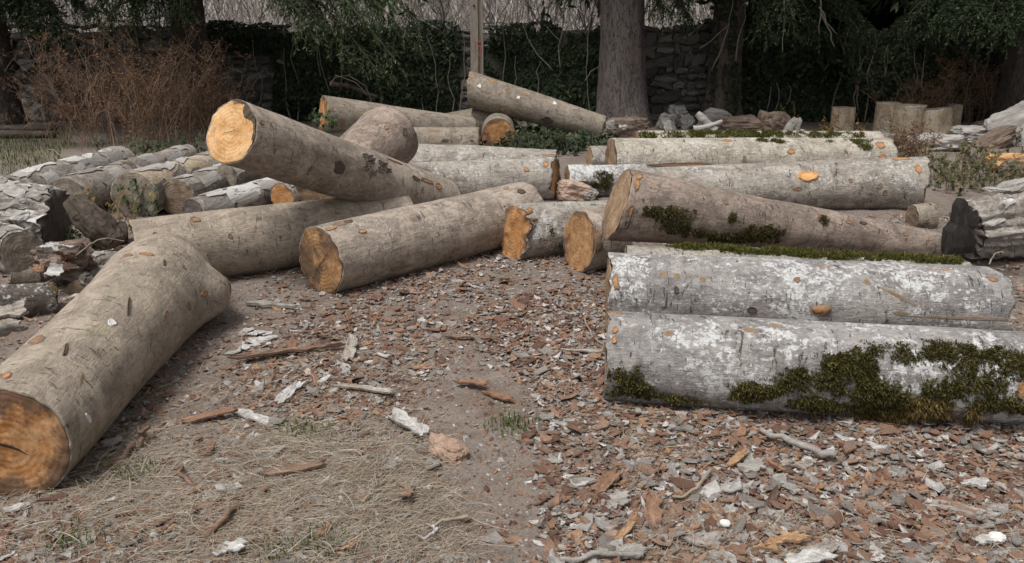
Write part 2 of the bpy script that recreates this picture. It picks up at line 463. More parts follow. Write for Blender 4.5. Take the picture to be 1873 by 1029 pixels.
class Log:
    """A and B are the centres of the two ends; local X runs from A to B, phi = 0 is the top, phi = -90 the side to the right of X"""
    def __init__(s, name, label, cat, A, B, rA, rB, bark_m, seed=0, lump=.035, bend=(0, 0), group=None, nu=72, nv=90,
                 prof=None, faceA='cut_tan', faceB='cut_tan', tiltA=(0, 0), tiltB=(0, 0), rough=0.0, jagA=.012, jagB=.012, ridge=0.0, lip=.05, oval=1.0, lobes=()):
        s.A, s.B = np.asarray(A, float), np.asarray(B, float); s.L = float(np.linalg.norm(s.B - s.A))
        s.R = frame(s.A, s.B); s.Ri = np.linalg.inv(s.R)
        s.rA, s.rB, s.seed, s.lump, s.bend, s.prof, s.rough, s.ridge, s.oval = rA, rB, seed, lump, bend, prof, rough, ridge, oval
        s.lobes = lobes; s.tA, s.tB, s.jA, s.jB = tiltA, tiltB, jagA, jagB
        s.root = empty(name, (0, 0, 0), label, cat, group); s.root.matrix_world = Matrix(s.R.tolist())
        u = np.linspace(0, 1, nv); ph = np.arange(nu) * 2 * np.pi / nu
        U, P = np.meshgrid(u, ph, indexing='ij')
        V = s.surf(U, P)
        rows = [V]
        a, b = V[0], V[-1]
        ca, cb = a.mean(0), b.mean(0)
        ia = ca + (a - ca) * (1 - lip); ib = cb + (b - cb) * (1 - lip)
        ia[:, 0] += .004; ib[:, 0] -= .004
        V = np.concatenate([ia[None], V, ib[None]])
        s.bark = mk('bark', V, grid_faces(nu, nv + 2, True)[:, ::-1], M[bark_m], s.root, smooth=True)
        if faceA: s.face(a, -1, faceA, lip)
        if faceB: s.face(b, 1, faceB, lip)
    def rad(s, u, phi):
        r = s.rA + (s.rB - s.rA) * u
        if s.prof:
            xs, ys = zip(*s.prof); r = r * np.interp(u, xs, ys)
        p = np.stack([u * s.L * 1.6 + s.seed * 7.7, np.cos(phi) * 1.1 + 3, np.sin(phi) * 1.1 + s.seed], -1)
        k = 1 + s.lump * fbm(p, 3, s.seed) + s.lump * .25 * noise(p * np.array([6., 5., 5.]), s.seed + 5)
        if s.ridge:
            q = np.stack([u * s.L * 1.3, np.cos(phi) * 3.2 + 9, np.sin(phi) * 3.2 + s.seed], -1)
            k = k - s.ridge * np.abs(fbm(q, 3, s.seed + 40))
        if s.rough:
            q = np.stack([u * s.L * 16, np.cos(phi) * 5, np.sin(phi) * 5 + s.seed], -1)
            k = k + s.rough * fbm(q, 3, s.seed + 60)
        for (u0, p0, su, sp, hgt_) in s.lobes:
            dp = (phi - p0 + np.pi) % (2 * np.pi) - np.pi
            k = k + hgt_ / s.rA * np.exp(-np.abs((u - u0) / su) ** 2.6 - np.abs(dp / sp) ** 2.6)
        return r * k
    def surf(s, u, phi, off=0.0):
        u = np.asarray(u, float); phi = np.asarray(phi, float)
        r = s.rad(u, phi) + off
        y = r * np.sin(phi) * s.oval; z = r * np.cos(phi)
        jn = fbm(np.stack([np.cos(phi) * 4, np.sin(phi) * 4, np.full_like(phi, s.seed * 1.7)], -1), 3, s.seed + 11)
        x = u * s.L
        wa, wb = np.clip(1 - u * 3, 0, 1), np.clip(u * 3 - 2, 0, 1)
        x = x + wa * (s.tA[0] * y + s.tA[1] * z + s.jA * jn) + wb * (s.tB[0] * y + s.tB[1] * z + s.jB * jn)
        arch = 4 * u * (1 - u)
        return np.stack([x, y + s.bend[0] * arch, z + s.bend[1] * arch], -1)
    def face(s, rim, sgn, mat, lip):
        nu = len(rim); c = rim.mean(0); nr = 16
        ks = np.linspace(1, .12, nr) ** .9 * (1 - lip * .8)
        tl = s.tA if sgn < 0 else s.tB
        flat = c[0] + tl[0] * (rim[:, 1] - c[1]) + tl[1] * (rim[:, 2] - c[2]); jag = rim[:, 0] - flat
        rows = []
        for k in ks:
            q = c + (rim - c) * k; q[:, 0] = c[0] + (flat - c[0]) * k + jag * k ** 7; rows.append(q)
        V = np.concatenate(rows + [c[None]])
        V[:, 0] += sgn * .0035 + .004 * fbm(V * 22 + s.seed, 3, s.seed + 3)
        V[:nu, 0] -= sgn * .002
        F4 = grid_faces(nu, nr, True); n0 = (nr - 1) * nu; j = np.arange(nu)
        F3 = np.stack([n0 + j, n0 + (j + 1) % nu, np.full(nu, nr * nu)], 1)
        if sgn < 0:
            F4 = F4[:, ::-1]; F3 = F3[:, ::-1]
        F4, F3 = (F4[:, ::-1], F3[:, ::-1]) if sgn > 0 else (F4[:, ::-1], F3[:, ::-1])
        o = mk('cut_face', V, [F4, F3], M[mat], s.root, smooth=True)
        if sgn < 0: s.fA = o
        else: s.fB = o
        return o
    def world(s, p):
        p = np.asarray(p, float); return p @ s.R[:3, :3].T + s.R[:3, 3]
    def hit(s, px, py):
        """(u, phi) of the point of this log that the photograph shows there"""
        d = ray(px, py); o = np.array([0, 0, CAMZ])
        t = np.linspace(1.5, 18, 6000)
        q = (o + d * t[:, None] - s.R[:3, 3]) @ s.R[:3, :3]
        u = q[:, 0] / s.L; uc = np.clip(u, 0, 1); arch = 4 * uc * (1 - uc)
        y, z = (q[:, 1] - s.bend[0] * arch) / s.oval, q[:, 2] - s.bend[1] * arch
        ph = np.arctan2(y, z); r = np.hypot(y, z)
        ins = (r <= s.rad(uc, ph)) & (u > -.02) & (u < 1.02)
        if not ins.any():
            k = int(np.argmin(r - s.rad(uc, ph) + 5 * (np.abs(u - .5) > .52)))
        else:
            k = int(np.argmax(ins))
        return float(np.clip(u[k], .015, .985)), float(ph[k])
    def patch(s, u, phi, a, b, off=.004, dome=0.0, rim=0.0, rot=0.0, seed=0, nr=6, na=48, irr=.30):
        """irregular patch on the bark, half sizes a along and b round the log"""
        an = np.arange(na) * 2 * np.pi / na
        w = 1 + irr * fbm(np.stack([np.cos(an) * 1.2, np.sin(an) * 1.2, np.full(na, seed * 3.1)], -1), 2, seed + 2) + .09 * noise(np.stack([np.cos(an) * 7, np.sin(an) * 7, np.full(na, seed * 1.1)], -1), seed)
        rr = np.linspace(1, .2, nr)
        X = rr[:, None] * (a * w * np.cos(an))[None]; Y = rr[:, None] * (b * w * np.sin(an))[None]
        Xr = X * math.cos(rot) - Y * math.sin(rot); Yr = X * math.sin(rot) + Y * math.cos(rot)
        R0 = float(s.rad(np.array(u), np.array(phi)))
        Uu = np.clip(u + Xr / s.L, .001, .999); Pp = phi + Yr / R0
        of = off + dome * (1 - rr[:, None] ** 2) + rim * np.exp(-((rr[:, None] - .85) / .15) ** 2) + 0 * Xr
        of[0] = -.003
        V = s.surf(Uu, Pp, of).reshape(-1, 3)
        c = s.surf(np.array([u]), np.array([phi]), np.array([off + dome]))
        F3 = np.stack([(nr - 1) * na + np.arange(na), (nr - 1) * na + (np.arange(na) + 1) % na, np.full(na, nr * na)], 1)
        return np.concatenate([V, c]), grid_faces(na, nr, True), F3
    def knot(s, px, py, a, b, mat='fresh', name='knot_scar', **k):
        u, ph = s.hit(px, py)
        k.setdefault('seed', int(px)); k.setdefault('rim', 0 if mat == 'stainy' else .004)
        if mat in ('stainy', 'scar', 'white'): k.setdefault('off', .0015)
        a, b = a * .88, b * .88
        V, F4, F3 = s.patch(u, ph, a, b, **k)
        return mk(name, V, [F4, F3], M[mat], s.root, smooth=True)
    def flake(s, u, phi, a, b, lift=.012, seed=0, mat='flake', rot=0.0):
        """a loose plate of bark, curling away from the log"""
        n, m = 6, 5
        X, Y = np.meshgrid(np.linspace(-1, 1, n), np.linspace(-1, 1, m))
        e = fbm(np.stack([X * 1.5 + seed, Y * 1.5, X * 0], -1), 2, seed)
        e2 = fbm(np.stack([X * 1.5 + seed, Y * 1.5, X * 0 + 9], -1), 2, seed + 1)
        Xo = X * a * (1 + .3 * e); Yo = Y * b * (1 + .35 * e2)
        Xr = Xo * math.cos(rot) - Yo * math.sin(rot); Yr = Xo * math.sin(rot) + Yo * math.cos(rot)
        R0 = float(s.rad(np.array(u), np.array(phi)))
        off = .003 + lift * (.15 + .5 * (X * .5 + .5) ** 2 + .5 * Y ** 2 * (Y > 0) + .3 * np.abs(e))
        Uu = np.clip(u + Xr / s.L, .002, .998)
        top = s.surf(Uu, phi + Yr / R0, off + .005).reshape(-1, 3); bot = s.surf(Uu, phi + Yr / R0, off).reshape(-1, 3)
        F = grid_faces(n, m); k = n * m
        ring = list(range(n)) + [n * (i + 1) - 1 for i in range(1, m)] + [n * (m - 1) + j for j in range(n - 2, -1, -1)] + [n * i for i in range(m - 2, 0, -1)]
        S = np.array([[ring[i], ring[(i + 1) % len(ring)], ring[(i + 1) % len(ring)] + k, ring[i] + k] for i in range(len(ring))])
        return mk('bark_flake', np.concatenate([top, bot]), [np.concatenate([F, F[:, ::-1] + k, S])], M[mat], s.root, smooth=False)
    def flakes(s, n, seed=0, a=(.05, .13), b=(.02, .05), ph=(-2.2, .9), lift=.014, mat='flake', u=(.04, .97)):
        r = np.random.default_rng(seed + 100)
        for i in range(n):
            s.flake(r.uniform(*u), r.uniform(*ph), r.uniform(*a), r.uniform(*b), lift * r.uniform(.5, 1.6), seed * 50 + i, mat, r.uniform(-.35, .35))
    def crack(s, end, pts, w=.004):
        """a split across a sawn end, points as fractions of the radius (y, z)"""
        o = s.fA if end < 0 else s.fB; sgn = end
        c = np.mean([v.co for v in o.data.vertices], axis=0); r = s.rA if end < 0 else s.rB
        P = np.array(pts, float); n = 14
        tt = np.linspace(0, len(P) - 1, n); Q = np.stack([np.interp(tt, range(len(P)), P[:, k]) for k in (0, 1)], 1)
        Q += .012 * noise(np.stack([tt * 3, tt * 0 + s.seed, tt * 0], -1), 4)[:, None]
        d = unit(np.gradient(Q, axis=0)); nrm = np.stack([-d[:, 1], d[:, 0]], 1)
        ww = w * np.sin(np.linspace(.15, np.pi - .1, n))[:, None] / r
        tl = s.tA if end < 0 else s.tB
        rows = []
        for k, e in ((-1, .0), (0, .006), (1, .0)):
            q = (Q + nrm * ww * k) * r
            x = c[0] + tl[0] * q[:, 0] + tl[1] * q[:, 1] + sgn * (.0085)
            rows.append(np.stack([x, c[1] + q[:, 0] * s.oval, c[2] + q[:, 1]], 1))
        V = np.concatenate(rows); F = grid_faces(n, 3)
        return mk('crack', V, F, M['crack'], o)  # flat dark strip, the shade inside the split put in its colour
    def moss(s, spots, dens=9000, hgt=.02, blade=.022, seed=0, mat='moss', th=.0, hang=.0):
        """cushions of moss: spots are (px, py, half length, half girth) ; a lumpy sheet and many fine shoots"""
        g = Geo(); r = np.random.default_rng(seed + 900); base = Geo()
        for k, (px, py, a, b) in enumerate(spots):
            u, ph = s.hit(px, py); R0 = float(s.rad(np.array(u), np.array(ph)))
            n = int(dens * 5.5 * a * b * 4)
            X, Y = r.uniform(-1, 1, n), r.uniform(-1, 1, n)
            q = np.stack([(X * a + u * s.L) * 14, (Y * b + ph * R0) * 14, np.full(n, seed * 2.2)], -1)
            mask = 1 - (X ** 2 + Y ** 2) ** .8 + .75 * fbm(q, 3, seed + 1) + .45 * noise(q * 4.3, seed + 8) - th - .12
            keep = mask + .55 * r.random(n) ** 4 > 0
            X, Y, mk_ = X[keep], Y[keep], np.clip(mask[keep], .03, .6) / .6
            uu = np.clip(u + X * a / s.L, .003, .997); pp = ph + Y * b / R0
            h0 = hgt * .8 * mk_ * (.4 + .8 * r.random(len(X)))
            p0 = s.surf(uu, pp, h0 * .35); p1 = s.surf(uu, pp, h0 * .35 + .02)
            nn = unit(p1 - p0)
            d = unit(nn + r.normal(0, .8, nn.shape)); d = unit(d + hang * (s.Ri[:3, :3] @ np.array([0, 0, -1.])))
            L = blade * .55 * r.uniform(.3, 1.5, len(X)) * (.5 + .6 * mk_)
            side = unit(np.cross(d, r.normal(0, 1, d.shape))) * (.0014 + .0016 * r.random(len(X)))[:, None]
            t0 = p0 - side; t1 = p0 + side; t2 = p0 + d * L[:, None]
            tm = p0 + d * L[:, None] * .55 + side * 1.8
            V = np.stack([t0, t1, tm, t2], 1).reshape(-1, 3); m = len(X)
            i = np.arange(m) * 4
            g.add(V, np.stack([i, i + 1, i + 2, i + 3], 1))
            nb = max(8, int(a / .008)); mb = max(8, int(b / .008))
            GXx, GYy = np.meshgrid(np.linspace(-1, 1, nb), np.linspace(-1, 1, mb))
            q = np.stack([(GXx * a + u * s.L) * 14, (GYy * b + ph * R0) * 14, np.full(GXx.shape, seed * 2.2)], -1)
            mm = 1 - (GXx ** 2 + GYy ** 2) ** .8 + .75 * fbm(q, 3, seed + 1) + .45 * noise(q * 4.3, seed + 8) - th - .62
            lump_ = .5 + .5 * fbm(q * 5, 3, seed + 7)
            hh = np.where(mm > 0, .001 + hgt * .6 * np.clip(mm, 0, .6) / .6 * np.clip(lump_, .1, 1.2), -.006)
            V = s.surf(np.clip(u + GXx * a / s.L, .003, .997), ph + GYy * b / R0, hh).reshape(-1, 3)
            F = grid_faces(nb, mb); kp = (mm.ravel()[F] > -.05).any(1)
            if kp.any(): base.add(V, F[kp])
        o = base.build('moss', M[mat], s.root, smooth=True, kind='stuff')
        o2 = g.build('moss_shoots', M[mat + '_shoot'], o, kind='stuff')
        return o

M['flake'] = simple('loose bark plate', [(0, (.10, .083, .07)), (.45, (.235, .21, .188)), (1, (.44, .42, .40))], 26, per_obj=True, stretch=(.4, 1, 1))
M['flake_pale'] = simple('pale loose bark plate', [(0, (.12, .105, .092)), (.45, (.30, .28, .26)), (1, (.54, .525, .505))], 26, per_obj=True, stretch=(.4, 1, 1))
M['flake_tan'] = simple('tan loose bark plate', [(0, (.20, .13, .075)), (.5, (.33, .23, .14)), (1, (.42, .34, .25))], 26, per_obj=True, stretch=(.4, 1, 1))
M['flake_dark'] = simple('dark loose bark', [(0, (.05, .038, .03)), (.5, (.11, .085, .068)), (1, (.24, .20, .17))], 26, per_obj=True, stretch=(.4, 1, 1))
M['moss'] = simple('moss cushion', [(0, (.024, .024, .010)), (.5, (.050, .046, .016)), (1, (.085, .068, .026))], 9, 5, .8, dist=.01)
M['moss_shoot'] = leafmat('moss shoots', [(0, (.030, .030, .010)), (.45, (.066, .062, .019)), (.8, (.105, .090, .032)), (1, (.165, .12, .05))], .8, .1, .2)
M['straw'] = simple('straw', [(0, (.115, .09, .066)), (.4, (.215, .175, .133)), (.85, (.33, .28, .22)), (1, (.48, .42, .345))], 10, island=True, bump=0)
M['slab_tan'] = simple('light brown crumbly wood', [(0, (.17, .11, .075)), (.5, (.28, .19, .14)), (1, (.38, .28, .215))], 14, 6, .9, dist=.01)
M['split_pink'] = simple('pinkish split wood', [(0, (.25, .165, .125)), (.5, (.37, .265, .21)), (1, (.48, .37, .30))], 10, 6, .7, stretch=(.2, 1, 1), dist=.008)
M['slab_red'] = simple('red brown bark slab', [(0, (.095, .052, .034)), (.5, (.195, .112, .072)), (1, (.31, .20, .14))], 38, 6, .7, stretch=(.3, 1, 1), dist=.006)
M['bark_dark'] = bark('dark worn bark', (.17, .14, .115), (.125, .10, .083), (.06, .048, .04), lichen=.1, algae=0, scrape=0)
M['white'] = simple('white lichen', [(0, (.50, .49, .46)), (1, (.68, .67, .64))], 40)
M['stainy'] = knotwood('ochre bark stain', (.26, .17, .085), (.20, .13, .07), (.12, .085, .055), (.24, .20, .165))
M['moss_green'] = simple('green moss cushion', [(0, (.026, .032, .009)), (.5, (.060, .068, .017)), (1, (.10, .095, .03))], 9, 5, .8, dist=.01)
M['moss_green_shoot'] = leafmat('green moss shoots', [(0, (.040, .048, .012)), (.45, (.088, .098, .024)), (.8, (.135, .13, .038)), (1, (.19, .15, .055))], .8, .1, .2)
M['moss_dry'] = simple('dry moss cushion', [(0, (.040, .032, .012)), (.5, (.080, .058, .022)), (1, (.13, .09, .035))], 9, 5, .8, dist=.01)
M['moss_dry_shoot'] = leafmat('dry moss shoots', [(0, (.06, .05, .016)), (.5, (.13, .092, .034)), (1, (.22, .155, .062))], .8, .1, .2)
M['dark_rot'] = bark('dark rotten wood', (.105, .082, .065), (.070, .054, .043), (.026, .020, .016), lichen=.25, lcol=(.26, .25, .23), algae=.3, acol=(.06, .05, .025), scrape=0, stretch=.3)
M['char'] = simple('blackened wood', [(0, (.012, .011, .010)), (.5, (.026, .023, .021)), (1, (.055, .047, .042))], 10, 6, .9, stretch=(1, 1, .25), dist=.02)
# ------------------------------------------------------------------ stone wall
WY = 15.4
def wx(px, py=130): return float(at(px, py, Y=WY)[0])
M['mortar'] = simple('old mortar and earth', [(0, (.070, .062, .052)), (.5, (.13, .118, .10)), (1, (.20, .182, .158))], 7, 6, .9, dist=.04)
M['stone'] = simple('wall stone', [(0, (.050, .047, .045)), (.35, (.095, .090, .084)), (.7, (.150, .142, .130)), (1, (.23, .218, .195))], 9, 5, .6, per_obj=True, dist=.012)
wall = empty('stone_wall', (0, WY, 0), 'old dry stone wall half hidden by ivy behind the log pile', 'wall')
cxs = np.linspace(-16, 16, 130); czs = np.linspace(-.2, 1, 14)
topz = 1.56 + .07 * fbm(np.stack([cxs * .7, cxs * 0, cxs * 0], -1), 3, 8)
front = np.stack([np.broadcast_to(cxs, (14, 130)), .03 + .03 * fbm(np.stack([np.broadcast_to(cxs * 5, (14, 130)), np.broadcast_to(czs[:, None] * 9, (14, 130)), np.zeros((14, 130))], -1), 2, 4),
                  np.where(czs[:, None] < 0, -.2, czs[:, None] * topz[None])], -1)
back = front[::-1].copy(); back[..., 1] = .55
V = np.concatenate([front, back]).reshape(-1, 3)
mk('core', V, grid_faces(130, 28), M['mortar'], wall, smooth=True)

def stone_mesh(seed):
    n = 5; P = []; F = []
    for ax in range(3):
        for sg in (-1, 1):
            a, b = np.meshgrid(np.linspace(-1, 1, n), np.linspace(-1, 1, n))
            p = np.zeros((n, n, 3)); p[..., ax] = sg; p[..., (ax + 1) % 3] = a * sg; p[..., (ax + 2) % 3] = b
            F.append(grid_faces(n, n, off=len(P) * n * n)); P.append(p.reshape(-1, 3))
    P = np.concatenate(P)
    q = P / (np.abs(P) ** 9).sum(1, keepdims=True) ** (1 / 9)
    q = q * (1 + .30 * fbm(q * 1.1 + seed * 5, 3, seed)[:, None])
    # weld the seams
    key = {}; idx = []
    uv = []
    for v in np.round(P, 4):
        k = tuple(v)
        if k not in key: key[k] = len(uv); uv.append(q[len(idx)])
        idx.append(key[k])
    return mesh_data('stone', np.array(uv) * .5, np.array(idx)[np.concatenate(F)], False)
STONES = [stone_mesh(k) for k in range(9)]
for m_ in STONES: m_.materials.append(M['stone'])
rs = np.random.default_rng(31)
nst = 0
for (p0, p1) in ((-30, 512), (822, 884), (1160, 1306)):
    x0, x1 = wx(p0), wx(p1); left = p0 < 0
    rows_ = np.cumsum(np.concatenate([[.0], rs.uniform(.10, .24, 14)])); rows_ = rows_[rows_ < 1.62]
    for z, h in zip(rows_, np.diff(np.append(rows_, 1.68))):
        x = x0 + rs.uniform(-.3, 0)
        while x < x1:
            w = min(.62, math.exp(rs.normal(math.log(.26 if left else .22), .45))); w = max(.10, w)
            o = obj('stone', STONES[rs.integers(9)], None, wall)
            hh = h * rs.uniform(.55, 1.12)
            o.location = (x + w / 2, .03 + rs.uniform(-.02, .05), z + h * .5 + rs.uniform(-.03, .03))
            o.scale = (w * rs.uniform(.85, 1.02), .24, hh); o.rotation_euler = (rs.uniform(-.15, .15), rs.uniform(-.2, .2), rs.uniform(-.12, .12))
            x += w + rs.uniform(.0, .05); nst += 1

# ------------------------------------------------------------------ ivy
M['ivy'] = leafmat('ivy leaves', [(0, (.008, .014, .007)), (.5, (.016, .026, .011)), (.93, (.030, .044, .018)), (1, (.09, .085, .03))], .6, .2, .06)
M['ivystem'] = simple('ivy stem', [(0, (.11, .095, .08)), (1, (.24, .215, .185))], 12)
LEAF2 = np.array([[0, 0], [.5, -.1], [.32, .42], [0, 1.], [-.32, .42], [-.5, -.1]])
def leaf_mesh(pos, nrm, size, r, droop=.5):
    """five-cornered leaves facing along nrm; returns V, F"""
    n = len(pos)
    nrm = unit(nrm + r.normal(0, .38, (n, 3)))
    dn = unit(np.stack([r.normal(0, .5, n), r.normal(0, .25, n), -np.ones(n)], 1)); dn = unit(dn - nrm * (dn * nrm).sum(1, keepdims=True))
    sd_ = np.cross(nrm, dn)
    L = LEAF2
    V = pos[:, None] + size[:, None, None] * (L[None, :, :1] * sd_[:, None] + L[None, :, 1:] * dn[:, None])
    V[:, [1, 5]] -= nrm[:, None] * size[:, None, None] * .12
    V[:, 3] -= nrm * size[:, None] * .12
    i = np.arange(n)[:, None] * 6
    F = np.concatenate([i + np.array([0, 1, 2, 3]), i + np.array([0, 3, 4, 5])])
    return V.reshape(-1, 3), F

def ivy(label, p0, p1, n, seed, thick=.22, hi=1.78, edge=.25, lo=.0, y=WY):
    r = np.random.default_rng(seed)
    x0, x1 = wx(p0), wx(p1)
    root = empty('ivy', ((x0 + x1) / 2, y - .05, 0), label, 'ivy', 'ivy on the wall')
    x = r.uniform(x0 - edge, x1 + edge, n); z = r.uniform(lo, hi, n)
    q = np.stack([x * 1.9, z * 1.9, np.full(n, seed)], -1)
    bul = fbm(q, 3, seed)
    ed = np.minimum(x - x0, x1 - x) + .5 * edge * fbm(q * 2, 2, seed + 3)
    top = hi - .06 + .16 * fbm(np.stack([x * 1.5, x * 0, x * 0 + seed], -1), 3, seed + 9)
    keep = (ed > 0) & (z < top) & (noise(q * 2.2, seed + 5) > -.75)
    x, z, bul = x[keep], z[keep], bul[keep]; m = len(x)
    yy = -.04 - thick * np.clip(.45 + .6 * bul, .05, 1.2) * r.uniform(.55, 1.05, m)
    cap = z > 1.6
    nr_ = np.stack([r.normal(0, .3, m), -np.ones(m), np.where(cap, 1.0, .35)], 1)
    pos = np.stack([x - (x0 + x1) / 2, yy + np.where(cap, r.uniform(0, .35, m), 0), z], 1)
    V, F = leaf_mesh(pos, unit(nr_), r.uniform(.05, .095, m), r)
    mk('foliage', V, F, M['ivy'], root, kind='stuff')
    g = Geo()
    for k in range(max(4, int((x1 - x0) * 3))):
        xs = r.uniform(x0, x1) - (x0 + x1) / 2; nn = 7; zz = np.linspace(.02, r.uniform(1.0, 1.7), nn)
        g.tube(np.stack([xs + np.cumsum(r.normal(0, .05, nn)), -.06 - .5 * thick + .04 * r.normal(0, 1, nn) * 0, zz], 1), np.linspace(.014, .006, nn), 5)
    g.build('stems', M['ivystem'], root, kind='stuff')
    return root
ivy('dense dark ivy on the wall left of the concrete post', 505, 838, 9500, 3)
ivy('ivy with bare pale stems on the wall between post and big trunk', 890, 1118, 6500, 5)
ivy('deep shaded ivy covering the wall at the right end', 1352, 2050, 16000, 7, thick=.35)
ivy('patch of ivy on top of the wall beside the left tree', 385, 505, 1500, 9, lo=1.2)

# bare pale climbing stems on the ivy right of the post
def climber(label, paths, Y, r0=.012, mat='ivystem'):
    p0 = at(*paths[0][0], Y=Y)
    root = empty('bare_climber', p0, label, 'climber')
    for pts in paths:
        g = Geo(); P = np.array([at(a, b, Y=Y) for a, b in pts]) - p0
        tt = np.linspace(0, len(P) - 1, 14); Q = np.stack([np.interp(tt, range(len(P)), P[:, k]) for k in range(3)], 1)
        Q[:, 0] += .02 * noise(np.stack([tt * 2, tt * 0, tt * 0 + pts[0][0]], -1), 3)
        g.tube(Q, np.linspace(r0, r0 * .5, 14), 6); g.build('stem', M[mat], root, smooth=True)
    return root
climber('forked pale bare stem climbing the ivy beside the big trunk', [[(1026, 125), (1022, 95), (1024, 75), (1000, 48)], [(1024, 75), (1030, 40), (1032, 15)], [(1011, 128), (985, 100), (965, 72), (958, 45)], [(1075, 120), (1076, 80), (1079, 40)], [(1068, 148), (1080, 130), (1100, 118)]], WY - .38)

# ------------------------------------------------------------------ concrete post with painted number
M['concrete'] = simple('weathered concrete', [(0, (.175, .15, .122)), (.5, (.235, .205, .17)), (1, (.29, .255, .215))], 6, 7, .35, stretch=(1, 1, .35))
M['redpaint'] = simple('faded red paint', [(0, (.24, .065, .045)), (1, (.33, .12, .09))], 30)
PY = 14.2
pb = at(874, 218, Y=PY); px_ = pb[0]
post = empty('concrete_post', (px_, PY, 0), 'weathered grey concrete post with a faded red number 19', 'post')
prof = np.array([[-.108, 0], [.020, 0], [.040, .05], [.080, .05], [.083, .0], [.105, 0], [.105, .16], [-.108, .16]])
zz = np.linspace(-.2, 5.4, 24)
Vp = np.stack([np.concatenate([prof * (1 - .012 * z), np.full((8, 1), z)], 1) for z in zz])
Vp[..., 0] += .004 * noise(Vp * 3, 5)
mk('shaft', Vp, [grid_faces(8, 24, True)], M['concrete'], post)
def stroke(pts, w, parent, y=-.0045):
    """a brush stroke standing 4 mm proud of the post"""
    P = np.array(pts, float); n = 4 * len(P)
    tt = np.linspace(0, len(P) - 1, n); Q = np.stack([np.interp(tt, range(len(P)), P[:, k]) for k in (0, 1)], 1)
    d = unit(np.gradient(Q, axis=0)); nn = np.stack([-d[:, 1], d[:, 0]], 1) * (w * (.5 + .12 * noise(np.stack([tt * 4, tt * 0, tt * 0], -1), 3)))[:, None]
    a, b = Q - nn, Q + nn
    yv = np.where(Q[:, 0] > .025, y + .8 * (Q[:, 0] - .025) * 0, y)
    V = np.concatenate([np.stack([a[:, 0], yv, a[:, 1]], 1), np.stack([b[:, 0], yv, b[:, 1]], 1)])
    mk('painted_digit', V, grid_faces(n, 2), M['redpaint'], parent)
zc_ = lambda py: float(at(874, py, Y=PY)[2])
xc_ = lambda px: float(at(px, 90, Y=PY)[0] - px_)
stroke([(xc_(869.5), zc_(75)), (xc_(870), zc_(98))], .014, post)
stroke([(xc_(878.5), zc_(77)), (xc_(875), zc_(74)), (xc_(873), zc_(80)), (xc_(875.5), zc_(85)), (xc_(878), zc_(82)), (xc_(878.5), zc_(77)), (xc_(878.8), zc_(90)), (xc_(877.5), zc_(100)), (xc_(875), zc_(103)), (xc_(871.5), zc_(101))], .018, post)
stroke([(xc_(873.5), zc_(122)), (xc_(874), zc_(131))], .012, post)
g = Geo(); g.tube([(xc_(868), -.02, zc_(10)), (xc_(868), .03, zc_(10))], .018, 8); g.build('bolt_hole_shade', M['crack'], post)  # solid dark peg, coloured like the shade inside a hole

# ------------------------------------------------------------------ conifers
M['trunk_grey'] = trunkbark('grey furrowed trunk', (.225, .200, .190), (.165, .135, .125), (.050, .040, .036))
M['trunk_dark'] = trunkbark('dark trunk', (.085, .070, .063), (.060, .050, .044), (.022, .018, .016))
M['trunk_red'] = trunkbark('dim reddish trunk', (.135, .112, .10), (.105, .078, .066), (.036, .028, .025))
M['needles'] = leafmat('conifer needles', [(0, (.010, .017, .009)), (.5, (.022, .035, .016)), (.92, (.045, .062, .028)), (1, (.13, .14, .08))], .65, .15, .12)
M['needles_light'] = leafmat('young and brightly lit conifer needles', [(0, (.018, .030, .013)), (.5, (.038, .058, .024)), (.9, (.072, .095, .042)), (1, (.17, .18, .11))], .6, .2, .15)  # young growth; brighter light on the forward boughs is also put in the colour
M['limb'] = simple('conifer limb', [(0, (.045, .038, .032)), (1, (.105, .088, .075))], 14, stretch=(1, 1, 1))

def needles(P, Dr, L, r, k, size, spread=.55, wd=.16):
    """leaf blades along twigs: P start (n,3), Dr unit direction, L length"""
    n = len(P); f = (np.arange(k) + r.random((n, k))) / k
    sag = np.zeros((n, k, 3)); sag[..., 2] = -.25 * L[:, None] * f ** 2
    pos = P[:, None] + Dr[:, None] * (L[:, None] * f)[..., None] + sag
    d = unit(Dr[:, None] * .8 + r.normal(0, spread, (n, k, 3)) + np.array([0, 0, -.15]))
    pos, d = pos.reshape(-1, 3), d.reshape(-1, 3); m = len(pos)
    sd_ = unit(np.cross(d, r.normal(0, 1, (m, 3)))); s = size * r.uniform(.6, 1.35, m)[:, None]
    V = np.stack([pos - sd_ * s * .04, pos + d * s * .5 - sd_ * s * wd, pos + d * s, pos + d * s * .5 + sd_ * s * wd], 1)
    i = np.arange(m)[:, None] * 4
    return V.reshape(-1, 3), i + np.arange(4)

def limb_curve(a, b, n=12, arch=.25, seed=0):
    a, b = np.asarray(a, float), np.asarray(b, float); t = np.linspace(0, 1, n)[:, None]
    P = a + (b - a) * t; P[:, 2] += arch * np.linalg.norm(b - a) * (4 * t * (1 - t))[:, 0] * .5
    return P + .04 * np.stack([noise(np.stack([t[:, 0] * 5, t[:, 0] * 0 + seed, t[:, 0] * 0 + k], -1), seed) for k in range(3)], 1) * np.sin(np.pi * t)

